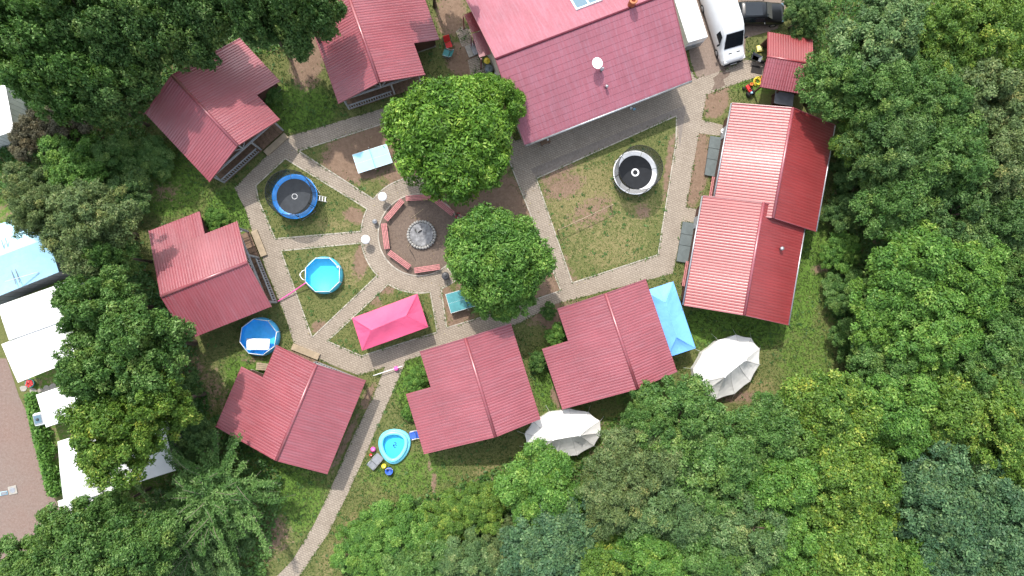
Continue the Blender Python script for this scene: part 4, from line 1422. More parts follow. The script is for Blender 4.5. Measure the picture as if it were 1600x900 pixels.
# ------------------------------------------------------------------ vehicles
def loft(stations, crn=0.16, waist=0.55):
    """stations: (y, zbot, ztop, half width at waist, half width at roof)"""
    mb = MB(); rings = []
    for (y, zb, zt, hw, ht) in stations:
        c = min(crn, (zt - zb) * 0.3)
        zw = zb + (zt - zb) * waist
        half = [(hw * 0.94, zb), (hw, zb + 0.12 * (zt - zb)), (hw, zw), (ht + (hw - ht) * 0.15, zt - c), (ht - c * 0.3, zt - c * 0.25), (ht - c, zt), (ht * 0.45, zt + 0.02)]
        ring = [(x, y, z) for x, z in half] + [(-x, y, z) for x, z in reversed(half)]
        rings.append(ring)
    n = len(rings[0]); vs = [v_ for r_ in rings for v_ in r_]; fs = []
    for i in range(len(rings) - 1):
        for k in range(n):
            fs.append((i * n + k, (i + 1) * n + k, (i + 1) * n + (k + 1) % n, i * n + (k + 1) % n))
    fs.append(tuple(range(n))); fs.append(tuple(reversed(range((len(rings) - 1) * n, len(rings) * n))))
    return mb.add(vs, fs)


def wheel(t, x, y, r=0.34, w=0.22):
    mb = MB(); mb.lathe([(r * 0.6, -w / 2), (r * 0.95, -w / 2), (r, -w / 3), (r, w / 3), (r * 0.95, w / 2), (r * 0.6, w / 2)], 20)
    o = mb.build('wheel', 'rubber', t, True); o.rotation_euler = (0, R(90), 0); o.location = (x, y, r)
    mb = MB(); mb.lathe([(0, -w / 2 - 0.005), (r * 0.6, -w / 2), (r * 0.6, w / 2), (0, w / 2 + 0.005)], 14); mb.build('rim', 'metal_grey', o, True)


def quad(a, b_, c, d_, th=0.012):
    a, b_, c, d_ = map(Vector, (a, b_, c, d_))
    n = (b_ - a).cross(d_ - a).normalized() * th
    mb = MB(); mb.add([a, b_, c, d_, a + n, b_ + n, c + n, d_ + n], [(3, 2, 1, 0), (4, 5, 6, 7), (0, 1, 5, 4), (1, 2, 6, 5), (2, 3, 7, 6), (3, 0, 4, 7)])
    return mb


# van: front (local +y) points down the picture
vf = P(1148, 96, 0.8); vb = P(1117, -2, 0.8)
ang = math.atan2(vf.y - vb.y, vf.x - vb.x) - math.pi / 2
van = thing('van', 'white high roof delivery van parked beside the white trailer', 'van', (vf.x, vf.y, 0.006), ang)
st = [(0.0, .38, .72, .80, .70), (-.10, .30, .92, .93, .84), (-.35, .28, 1.06, .99, .90), (-.98, .28, 1.27, 1.02, .92), (-1.35, .28, 1.75, 1.02, .88), (-1.78, .28, 2.30, 1.02, .84), (-2.15, .28, 2.55, 1.02, .84), (-2.6, .28, 2.66, 1.02, .85), (-6.2, .28, 2.66, 1.02, .85), (-6.35, .3, 2.58, 1.0, .84)]
body = loft(st, 0.2, 0.5).build('body', 'paint_white', van, True)
md = body.modifiers.new('edge', 'EDGE_SPLIT'); md.split_angle = R(42)
quad((.78, -1.02, 1.30), (-.78, -1.02, 1.30), (-.70, -1.80, 2.32), (.70, -1.80, 2.32), 0.06).build('windscreen', 'glass_dark', van)
for s in (-1, 1):
    q = [(s * 1.018, -1.45, 1.35), (s * 1.018, -2.3, 1.35), (s * .93, -2.3, 2.02), (s * .95, -1.75, 2.02)]
    (quad(*q) if s < 0 else quad(*q[::-1])).build('side_window', 'glass_dark', van)
    MB().box((s * 1.16, -1.42, 1.42), (0.2, 0.1, 0.3)).build('mirror', 'mat_black', van, bevel=0.03)
    MB().box((s * .74, -0.17, .83), (.30, .26, .16), tilt=Matrix.Rotation(R(-25), 3, 'X')).build('headlight', 'metal_white', van, bevel=0.03)
    MB().box((s * .34, -0.60, 1.165), (.26, .07, .02), tilt=Matrix.Rotation(R(-15), 3, 'X')).build('bonnet_vent', 'mat_black', van)
    for y in (-1.15, -4.9):
        wheel(van, s * .92, y)
MB().box((0, 0.0, .42), (1.5, .14, .26)).build('bumper', 'mat_black', van, bevel=0.04)
MB().box((0, 0.03, .66), (0.9, .06, .14)).build('grille', 'mat_black', van)
MB().box((0, 0.085, .46), (.52, .02, .11)).build('number_plate', 'plastic_white', van)

# white box trailer
tf = P(1091, 62, 2.4); tb = P(1068, -10, 2.4)
ang = math.atan2(tf.y - tb.y, tf.x - tb.x) - math.pi / 2
trl = thing('box_trailer', 'white box trailer between the hall roof and the van', 'trailer', (tf.x, tf.y, 0.006), ang)
MB().box((0, -2.5, 1.45), (1.62, 5.0, 1.9)).build('box_body', 'paint_white', trl, bevel=0.05)
MB().box((0, 0.012, 1.1), (1.4, 0.03, 0.9)).build('front_panel', 'metal_grey', trl)
MB().box((0, 0.035, 1.2), (0.3, 0.03, 0.2)).build('plate', 'plastic_grey', trl)
MB().box((0, -2.5, 0.43), (1.5, 4.8, 0.1)).build('chassis', 'metal_dark', trl)
for s in (-1, 1): wheel(trl, s * .78, -3.0, 0.3, 0.18)

# black car: front points right
cr = P(1147, 20, 0.8); cf = P(1233, 19, 0.8)
ang = math.atan2(cf.y - cr.y, cf.x - cr.x) - math.pi / 2
car = thing('car', 'black parked hatchback half under the dark bush at the top', 'car', (cr.x, cr.y, 0.006), ang)
st = [(0.0, .42, .80, .74, .66), (.12, .28, .98, .84, .74), (.30, .24, 1.30, .87, .68), (.62, .22, 1.42, .88, .64), (1.1, .22, 1.46, .88, .64), (2.0, .22, 1.45, .88, .64), (2.35, .22, 1.38, .88, .65), (2.95, .22, 1.02, .88, .74), (3.7, .24, .93, .86, .74), (4.05, .3, .78, .78, .66), (4.15, .4, .66, .70, .6)]
body = loft(st, 0.14, 0.55).build('body', 'paint_black', car, True)
md = body.modifiers.new('edge', 'EDGE_SPLIT'); md.split_angle = R(42)
quad((.60, 2.40, 1.375), (.66, 2.93, 1.06), (-.66, 2.93, 1.06), (-.60, 2.40, 1.375), 0.05).build('windscreen', 'glass_dark', car)
quad((-.62, .14, 1.02), (-.56, .42, 1.37), (.56, .42, 1.37), (.62, .14, 1.02), -0.06).build('rear_window', 'glass_dark', car)
for s in (-1, 1):
    q = [(s * .875, .5, .98), (s * .875, 2.5, .98), (s * .70, 2.2, 1.34), (s * .70, .7, 1.34)]
    (quad(*q) if s > 0 else quad(*q[::-1])).build('side_window', 'glass_dark', car)
    MB().box((s * .98, 2.35, 1.0), (.18, .12, .13)).build('mirror', 'paint_black', car, bevel=0.03)
    MB().box((s * .72, .04, .80), (.22, .12, .2)).build('tail_light', 'plastic_red', car, bevel=0.02)
    MB().box((s * .62, 3.98, .72), (.3, .2, .12)).build('headlight', 'glass_sky', car, bevel=0.02)
    for y in (.8, 3.3): wheel(car, s * .80, y, 0.31, 0.2)
MB().box((0, 1.35, 1.478), (1.05, 1.35, .012)).build('glass_roof', 'glass_dark', car)
MB().box((0, -.02, .62), (.5, .03, .11)).build('number_plate', 'plastic_white', car)

# ------------------------------------------------------------------ things around the shed and hall
p = P(1188, 75, 0.25); p.z = 0
t = thing('cushion', 'pale yellow square cushion on the grass above the shed clutter', 'cushion', p, R(8))
mb = MB()
vs = []; fs = []; n = 8
for sgn in (1, -1):
    for j in range(n + 1):
        for i in range(n + 1):
            u, v_ = i / n * 2 - 1, j / n * 2 - 1
            vs.append((u * .24, v_ * .24, 0.16 + sgn * 0.12 * (1 - u ** 4) * (1 - v_ ** 4)))
k0 = (n + 1) ** 2
for j in range(n):
    for i in range(n):
        a = j * (n + 1) + i; fs.append((a, a + 1, a + n + 2, a + n + 1)); fs.append((k0 + a, k0 + a + n + 1, k0 + a + n + 2, k0 + a + 1))
mb.add(vs, fs); mb.build('cover', 'cloth_yellow', t, True)
mb = MB(); mb.tube([(.24, .24, .16), (-.24, .24, .16), (-.24, -.24, .16), (.24, -.24, .16)], 0.015, 6, True); mb.build('piping', 'plastic_yellow', t)

p = P(1182, 90, 0.5); p.z = 0
t = thing('wheelbarrow', 'grey wheelbarrow standing beside the shed', 'wheelbarrow', p, R(-20))
mb = MB(); mb.add([(-.42, -.3, .62), (.42, -.24, .56), (.42, .24, .56), (-.42, .3, .62), (-.25, -.2, .32), (.25, -.16, .32), (.25, .16, .32), (-.25, .2, .32)],
                  [(4, 5, 6, 7), (0, 4, 7, 3), (1, 2, 6, 5), (0, 1, 5, 4), (3, 7, 6, 2), (7, 6, 5, 4)]); mb.build('tray', 'tarp_grey', t)
for s in (-1, 1):
    mb = MB(); mb.tube([(-.95, s * .28, .55), (-.3, s * .22, .32), (.62, s * .05, .22)], 0.02, 6); mb.tube([(-.3, s * .22, .3), (-.38, s * .24, .0)], 0.018, 6); mb.build('handle', 'metal_dark', t)
mb = MB(); mb.lathe([(.10, -.05), (.2, -.05), (.22, 0), (.2, .05), (.10, .05)], 16); o = mb.build('wheel', 'rubber', t, True); o.rotation_euler = (R(90), 0, 0); o.location = (.62, 0, .21)

p = P(1182.5, 109, 0.02); p.z = 0.016
t = thing('door_mat', 'dark brown mat lying on the paving in front of the shed', 'mat', p, R(-10))
MB().box((0, 0, 0.012), (.92, .62, .024)).build('mat_top', 'charred', t, bevel=0.008)
mb = MB(); mb.tube([(.45, .3, .015), (-.45, .3, .015), (-.45, -.3, .015), (.45, -.3, .015)], 0.016, 5, True); mb.build('border', 'mat_black', t)

p = P(1171, 140, 0.4); p.z = 0
t = thing('ride_on_tractor', 'small red and black ride-on toy on the grass left of the shed', 'toy', p, R(120))
MB().box((0.1, 0, .36), (.62, .26, .22)).build('bonnet', 'plastic_red', t, bevel=0.05)
MB().box((-.3, 0, .38), (.3, .32, .08)).build('seat', 'mat_black', t, bevel=0.03)
mb = MB(); mb.tube([(-.05 + .02 * math.cos(a), .14 * math.cos(a), .62 + .10 * math.sin(a)) for a in np.linspace(0, 2 * math.pi, 14, endpoint=False)], .015, 6, True); mb.tube([(.05, 0, .45), (-.05, 0, .62)], .015, 6); mb.build('steering_wheel', 'mat_black', t)
MB().ball((-.32, .02, .50), .10).build('headrest', 'tarp_cyan', t, True)
for x, r_ in ((.32, .14), (-.3, .22)):
    for s in (-1, 1):
        mb = MB(); mb.lathe([(r_ * .4, -.06), (r_, -.06), (r_, .06), (r_ * .4, .06)], 16); o = mb.build('wheel', 'rubber', t, True); o.rotation_euler = (R(90), 0, 0); o.location = (x, s * .24, r_)
p = P(1184, 126, 0.3); p.z = 0
t = thing('garden_hose', 'loosely coiled yellow hose at the shed corner', 'hose', p)
pts = []
for k in range(90):
    a = k * 0.28; r_ = .22 + .06 * math.sin(k * .9)
    pts.append((r_ * math.cos(a) + .05 * math.sin(k * .3), r_ * 1.3 * math.sin(a), .03 + .003 * k))
mb = MB(); mb.tube(pts, .022, 5); mb.build('coil', 'plastic_yellow', t, True)
mb = MB(); mb.tube([pts[-1], (.3, .3, .3), (.4, .5, .04)], .03, 6); mb.build('nozzle', 'plastic_orange', t)
for lb, px, py, mt in (('orange watering can beside the red ride-on toy', 1175, 131, 'plastic_orange'),):
    p = P(px, py, 0.3); p.z = 0
    t = thing('watering_can', lb, 'watering can', p, R(40))
    mb = MB(); mb.lathe([(.13, 0), (.14, .26), (.10, .27), (.10, .2), (0, .2)], 16); mb.build('body', mt, t, True)
    mb = MB(); mb.tube([(.12, 0, .06), (.26, 0, .2), (.34, 0, .32)], [.03, .022, .018], 6); mb.ball((.35, 0, .33), .045); mb.build('spout', mt, t)
    mb = MB(); mb.tube([(-.12, 0, .08), (-.26, 0, .2), (-.10, 0, .32), (.06, 0, .28)], .014, 6); mb.build('handle', mt, t)

t = thing('storage_box', 'white storage box against the hall wall below the barrel', 'box', P(774, 121, 0.4) * 1.0, R(65)); t.location.z = 0.012
MB().box((0, 0, .2), (.8, .36, .40)).build('body', 'plastic_white', t, bevel=0.02)
MB().box((0, 0, .43), (.84, .40, .05)).build('lid', 'plastic_white', t, bevel=0.02)
t = thing('doorstep', 'grey metal step under the lower lean-to roof', 'step', P(741, 76, 0.2) * 1.0, R(-68)); t.location.z = 0
MB().box((0, 0, .09), (.95, .4, .18)).build('tread', 'metal_grey', t, bevel=0.01)
MB().box((0, -.42, .045), (.95, .4, .09)).build('tread', 'concrete', t, bevel=0.01)
t = thing('wooden_bench', 'dark timber bench with a pale pot under the hall eave', 'bench', P(852, 221, 0.4) * 1.0, R(22)); t.location.z = 0.012
for k in range(3):
    MB().box((0, -.14 + k * .14, .42), (.8, .12, .04)).build('slat', 'timber_deck', t)
for x in (-.3, .3):
    MB().box((x, 0, .2), (.07, .4, .4)).build('leg', 'timber_dark', t)
MB().lathe([(.05, .44), (.08, .58), (.07, .58), (.05, .48), (0, .48)], 12, (.22, .02, 0)).build('pot', 'plastic_white', t, True)
for lb, px, py, mt in (('small white bucket on the paving under the hall eave, left of the blue one', 986, 169, 'plastic_white'), ('small pale blue bucket on the paving under the hall eave', 991, 170.5, 'tarp_cyan')):
    p = P(px, py, 0.15); p.z = 0.012
    t = thing('bucket', lb, 'bucket', p)
    mb = MB(); mb.lathe([(.07, 0), (.10, .2), (.09, .2), (.065, .03), (0, .03)], 14); mb.build('body', mt, t, True)
    mb = MB(); mb.tube([(.09 * math.cos(a), .06, .2 + .07 * math.sin(a)) for a in np.linspace(0, math.pi, 8)], .006, 4); mb.build('handle', 'metal_grey', t)
t = thing('flower_pots', 'white flower pot by the door of the upper long cabin', 'flower pot', P(1130, 205, .3) * 1.0); t.name = 'flower_pot'; t.location.z = 0.012
MB().lathe([(.12, 0), (.18, .28), (.20, .28), (.20, .32), (.15, .32), (.14, .26), (0, .26)], 16).build('pot', 'plastic_white', t, True)
rs = random.Random(3)
mb = MB()
for k in range(50):
    a = rs.uniform(0, 6.28); r_ = rs.uniform(0, .2); z = rs.uniform(.3, .5)
    c = Vector((r_ * math.cos(a), r_ * math.sin(a), z)); u = Vector((rs.uniform(-1, 1), rs.uniform(-1, 1), rs.uniform(-.3, .3))).normalized() * .06; w_ = Vector((-u.y, u.x, rs.uniform(-.02, .04)))
    mb.add([c - u, c + w_ * .6, c + u, c - w_ * .6], [(0, 1, 2, 3)])
mb.build('blossom', 'plastic_white', t)
for lb, px, py in (('single pale ball in the turned earth by the lower long cabin', 1057, 424),):
    pass

# ------------------------------------------------------------------ the person on the bench
def person():
    seat = P(713, 337, 0.5)
    base = Vector((seat.x, seat.y, 0.03))
    t = thing('person', 'person in a dark red top and light grey trousers sitting on a shaded bench', 'person', base, 0)
    f = Vector((0.92, -0.40, 0)).normalized(); s = Vector((f.y, -f.x, 0))
    J = {}

    def p(fw, sd, z): v_ = f * fw + s * sd; return Vector((v_.x, v_.y, z))
    J['pelvis'] = (p(0, 0, .52), .135); J['belly'] = (p(.02, 0, .68), .125); J['chest'] = (p(.06, 0, .88), .145); J['neck0'] = (p(.08, 0, 1.03), .075); J['neck'] = (p(.10, 0, 1.10), .052)
    J['head'] = (p(.13, 0, 1.20), .085); J['crown'] = (p(.12, 0, 1.30), .078)
    E = [('pelvis', 'belly'), ('belly', 'chest'), ('chest', 'neck0'), ('neck0', 'neck'), ('neck', 'head'), ('head', 'crown')]
    for n_, k in (('l', -1), ('r', 1)):
        J['hip' + n_] = (p(.06, k * .10, .52), .098); J['knee' + n_] = (p(.46, k * .13, .50), .068); J['calf' + n_] = (p(.50, k * .13, .30), .06); J['ankle' + n_] = (p(.47 + .08 * (k > 0), k * .13, .09), .042)
        J['toe' + n_] = (p(.64 + .08 * (k > 0), k * .15, .05), .04)
        E += [('pelvis', 'hip' + n_), ('hip' + n_, 'knee' + n_), ('knee' + n_, 'calf' + n_), ('calf' + n_, 'ankle' + n_), ('ankle' + n_, 'toe' + n_)]
        J['sh' + n_] = (p(.06, k * .18, .97), .062); J['el' + n_] = (p(.14, k * .25, .72), .046); J['wr' + n_] = (p(.36, k * .15, .62), .030); J['palm' + n_] = (p(.42, k * .13, .61), .034)
        E += [('chest', 'sh' + n_), ('sh' + n_, 'el' + n_), ('el' + n_, 'wr' + n_), ('wr' + n_, 'palm' + n_)]
        for q in range(4):
            off = (q - 1.5) * .02
            J[f'f{q}{n_}'] = (p(.47, k * .13 + off, .605), .011); J[f'g{q}{n_}'] = (p(.51 - .006 * abs(q - 1.5), k * .13 + off, .585), .009)
            E += [('palm' + n_, f'f{q}{n_}'), (f'f{q}{n_}', f'g{q}{n_}')]
        J['th' + n_] = (p(.43, k * .13 - k * .045, .60), .011); J['tt' + n_] = (p(.46, k * .13 - k * .055, .588), .009)
        E += [('palm' + n_, 'th' + n_), ('th' + n_, 'tt' + n_)]
    names = list(J); idx = {n_: i for i, n_ in enumerate(names)}
    me = bpy.data.meshes.new('body'); me.from_pydata([J[n_][0] for n_ in names], [(idx[a], idx[b_]) for a, b_ in E], []); me.update()
    tmp = bpy.data.objects.new('body', me); col.objects.link(tmp)
    md = tmp.modifiers.new('skin', 'SKIN'); 
    sv = me.skin_vertices[0].data if me.skin_vertices else None
    if sv is None:
        bm = bmesh.new(); bm.from_mesh(me); bm.verts.layers.skin.verify(); bm.to_mesh(me); bm.free(); sv = me.skin_vertices[0].data
    for i, n_ in enumerate(names):
        sv[i].radius = (J[n_][1], J[n_][1]); sv[i].use_root = (n_ == 'pelvis')
    md2 = tmp.modifiers.new('sub', 'SUBSURF'); md2.levels = 2; md2.render_levels = 2
    dg = bpy.context.evaluated_depsgraph_get()
    ev = bpy.data.meshes.new_from_object(tmp.evaluated_get(dg))
    bpy.data.objects.remove(tmp)
    ev.materials.clear()
    for mname in ('skin', 'cloth_red', 'cloth_grey', 'mat_black'):
        ev.materials.append(MATS[mname])
    for pl in ev.polygons:
        c = pl.center; best = None
        for n_ in names:
            d_ = (J[n_][0] - c).length - J[n_][1] * 0.8
            if best is None or d_ < best[0]: best = (d_, n_)
        n_ = best[1]
        mi = 0
        if n_.startswith(('pelvis', 'hip', 'knee', 'calf')): mi = 2
        elif n_.startswith(('belly', 'chest', 'neck0', 'sh', 'el')): mi = 1
        elif n_.startswith(('ankle', 'toe')): mi = 3
        pl.material_index = mi; pl.use_smooth = True
    b = bpy.data.objects.new('body', ev); col.objects.link(b); b.parent = t
    mb = MB(); hc = J['crown'][0] + Vector((-f.x * .03, -f.y * .03, -.02)); mb.ball(hc, .105, 16, 10, (1, 1, .95)); mb.build('hair', 'hair', t, True)
    for k in (-1, 1):
        MB().ball(J['head'][0] + f * .085 + s * k * .033 + Vector((0, 0, .03)), .013, 8, 6).build('eye', 'mat_black', t, True)
        MB().ball(J['head'][0] + s * k * .088 + Vector((0, 0, .01)), .024, 8, 6, (.6, .6, 1)).build('ear', 'skin', t, True)
    MB().ball(J['head'][0] + f * .098 + Vector((0, 0, -.0)), .018, 8, 6).build('nose', 'skin', t, True)
    MB().ball(J['head'][0] + f * .085 + Vector((0, 0, -.042)), .018, 8, 6, (1, 1, .35)).build('mouth', 'cloth_red', t, True)


person()

# ------------------------------------------------------------------ camp site at the left edge
def roof_tent(name, label, cat, outline_px, z_e, z_r, ridge, mat, wall=True, wallmat='tarp_grey'):
    cs = [P(x, y, z_e) for x, y in outline_px]
    ctr = sum(cs, Vector()) / len(cs); base = Vector((ctr.x, ctr.y, 0))
    t = thing(name, label, cat, base)
    cs = [c - base for c in cs]
    rd = [P(x, y, z_r) - base for x, y in ridge]
    mb = MB()
    n = 6

    def panel(a, b_, c, d_):
        vs = []; fs = []
        for i in range(n + 1):
            for j in range(n + 1):
                u, v_ = i / n, j / n
                q = a.lerp(b_, u).lerp(d_.lerp(c, u), v_); q.z -= .06 * math.sin(math.pi * u) * math.sin(math.pi * v_) + .01 * math.sin(9 * u + 4 * v_)
                vs.append(q)
        for i in range(n):
            for j in range(n):
                k = i * (n + 1) + j; fs.append((k, k + n + 1, k + n + 2, k + 1))
        mb.add(vs, fs)
    panel(cs[0], cs[1], rd[1], rd[0]); panel(cs[2], cs[3], rd[0], rd[1])
    mb.add([cs[1], cs[2], rd[1]], [(0, 1, 2)]); mb.add([cs[3], cs[0], rd[0]], [(0, 1, 2)])
    mb.build('roof_cloth', mat, t)
    if wall:
        mb = MB(); q = [c * 0.97 for c in cs]
        for i in range(4):
            a, b_ = q[i], q[(i + 1) % 4]
            m_ = 8
            for k in range(m_):
                u0 = a.lerp(b_, k / m_); u1 = a.lerp(b_, (k + .96) / m_)
                mb.add([(u0.x, u0.y, 0), (u1.x, u1.y, 0), (u1.x, u1.y, z_e - .03), (u0.x, u0.y, z_e - .03)], [(0, 1, 2, 3)])
        mb.build('wall_cloth', wallmat, t)
    for c in cs:
        mb = MB(); q = c * .96; mb.tube([(q.x, q.y, 0), (q.x, q.y, z_e - .02)], .03, 6); mb.build('pole', 'metal_grey', t)
    return t


bt = roof_tent('marquee', 'large tent with pale blue roof at the left edge behind the olive tree', 'tent', [(-70, 372), (62, 330), (92, 425), (-40, 478)], 2.6, 3.6, [(-55, 420), (75, 372)], 'tarp_cyan', True, 'tarp_grey')
mb = MB()
Mi = Vector(bt.location)
for a, b_ in (((2, 375), (25, 445)), ((8, 372), (31, 442)), ((8, 440), (60, 425))):
    mb.tube([P(*a, 3.5) - Mi, P(*b_, 2.85) - Mi], .03, 6)
mb.build('roof_truss', 'metal_grey', bt)
roof_tent('awning', 'white awning tent at the left edge, upper of two touching roofs', 'awning', [(-4, 478), (110, 438), (130, 490), (14, 532)], 2.4, 2.75, [(5, 505), (118, 466)], 'tarp_white', True, 'tarp_white')
roof_tent('awning', 'white awning tent beside the red road, lower of two touching roofs', 'awning', [(2, 538), (104, 497), (132, 556), (28, 598)], 2.3, 2.5, [(14, 566), (118, 524)], 'tarp_white', False)
roof_tent('awning', 'small white awning next to the caravan and the hedge', 'awning', [(56, 617), (130, 592), (150, 640), (72, 668)], 2.2, 2.4, [(64, 642), (140, 616)], 'tarp_white', True, 'tarp_white')
roof_tent('marquee', 'long white marquee half hidden by the yellow green tree', 'tent', [(90, 690), (250, 640), (275, 735), (100, 790)], 2.5, 3.2, [(94, 740), (262, 688)], 'tarp_white', True, 'tarp_white')
roof_tent('awning', 'tiny white awning below the marquee by the red road', 'awning', [(90, 783), (150, 765), (160, 795), (97, 812)], 2.0, 2.2, [(93, 798), (155, 780)], 'tarp_white', False)

roof_tent('marquee', 'pale tent roof at the left edge among the trees above the brown shrubs', 'tent', [(-60, 150), (8, 132), (22, 205), (-46, 226)], 2.4, 2.9, [(-53, 188), (15, 168)], 'tarp_white', True, 'tarp_white')
cp = P(64, 654, 2.3); cp.z = 0
t = thing('caravan', 'white caravan end with grey roof hatch between hedge and awning', 'caravan', cp, R(14))
MB().box((0.9, 0, 1.35), (3.0, 0.95, 1.9)).build('body', 'paint_white', t, bevel=0.15)
fr_ = MB().box((-.2, 0, 2.32), (.62, .7, .05)).build('roof_hatch', 'metal_grey', t, bevel=0.02)
MB().box((-.2, 0, 2.355), (.5, .56, .02)).build('hatch_pane', 'glass_sky', fr_, bevel=0.01)
MB().lathe([(.09, 2.36), (.09, 2.46), (0, 2.48)], 12, (-.2, 0, 0)).build('roof_vent', 'metal_dark', fr_, True)
for y in (-.45, .45):
    wheel(t, 1.2, y, .3, .16)
for k, (px, py) in enumerate(((37, 607), (52, 611), (64, 612), (73, 607), (83, 604))):
    p = P(px, py); p.z = 0
    mb = MB(); mb.prism([(.26 * math.cos(a) * (1 + .12 * math.sin(3 * a + k)), .24 * math.sin(a) * (1 + .1 * math.cos(2 * a + k))) for a in np.linspace(0, 2 * math.pi, 9, endpoint=False)], 0, .05)
    o = mb.build('stepping_stone', 'concrete'); o.location = p
    tag(o, ['flat stepping stone nearest the red road', 'stepping stone below the planter, second from the road', 'middle stepping stone between awning and caravan', 'stepping stone fourth from the red road', 'stepping stone nearest the treetop over the awnings'][k], 'stone', 'stepping stones at the awning')
p = P(46, 599, .4); p.z = 0
t = thing('planter', 'round teal planter with red flowers below the white awning', 'planter', p)
MB().lathe([(.22, 0), (.32, .36), (.34, .36), (.34, .40), (.28, .40), (.26, .34), (0, .34)], 18).build('pot', 'plastic_teal', t, True)
mb = MB(); rs = random.Random(5)
for k in range(70):
    a = rs.uniform(0, 6.28); r_ = .27 * math.sqrt(rs.random()); c = Vector((r_ * math.cos(a), r_ * math.sin(a), .40 + rs.uniform(0, .12)))
    u = Vector((rs.uniform(-1, 1), rs.uniform(-1, 1), rs.uniform(-.3, .3))).normalized() * .07; w_ = Vector((-u.y, u.x, .02))
    mb.add([c - u, c + w_ * .6, c + u, c - w_ * .6], [(0, 1, 2, 3)])
mb.build('blossom', 'plastic_red', t)
p = P(19, 766, .1); p.z = .008
t = thing('manhole', 'square pale manhole frame with grey cover on the red road', 'manhole', p, R(12))
MB().box((0, 0, .03), (.62, .62, .06)).build('frame', 'concrete', t, bevel=.01)
MB().lathe([(.2, .06), (.2, .075), (0, .08)], 16).build('cover', 'metal_grey', t)
p = P(5, 771, .1); p.z = .008
t = thing('folded_tarp', 'small folded pale blue tarp lying on the red road', 'tarp', p, R(10))
MB().box((0, 0, .03), (.55, .28, .06)).build('fold', 'tarp_cyan', t, bevel=.02)
MB().box((.03, .01, .085), (.44, .22, .045)).build('fold', 'tarp_grey', t, bevel=.02)

# ------------------------------------------------------------------ foliage
def leaves(P0, Nrm, size, asp, tint, fold=0.25, hue=None):
    """one folded rhombic leaf per point: returns V, F(4), T"""
    n = len(P0)
    Nrm = Nrm / np.linalg.norm(Nrm, axis=1)[:, None]
    r0 = rng.normal(size=(n, 3))
    U = np.cross(Nrm, r0); U /= np.linalg.norm(U, axis=1)[:, None]
    W = np.cross(Nrm, U)
    s = size[:, None]
    a = P0 - U * s; c = P0 + U * s
    b_ = P0 + W * s * asp + Nrm * s * fold * 0.6; d_ = P0 - W * s * asp + Nrm * s * fold * 0.6
    V = np.stack([a, b_, c, d_], 1).reshape(-1, 3)
    F = np.arange(4 * n).reshape(n, 4)
    T = np.zeros((4 * n, 4)); T[:, 3] = 1
    T[:, 0] = np.repeat(tint, 4)
    if hue is not None: T[:, 1] = np.repeat(hue, 4)
    return V, F, T


def unit(n, zmin=-1.0):
    v = rng.normal(size=(int(n * 3) + 50, 3)); v /= np.linalg.norm(v, axis=1)[:, None]
    v = v[v[:, 2] > zmin]
    return v[:n]


BR = 4.5


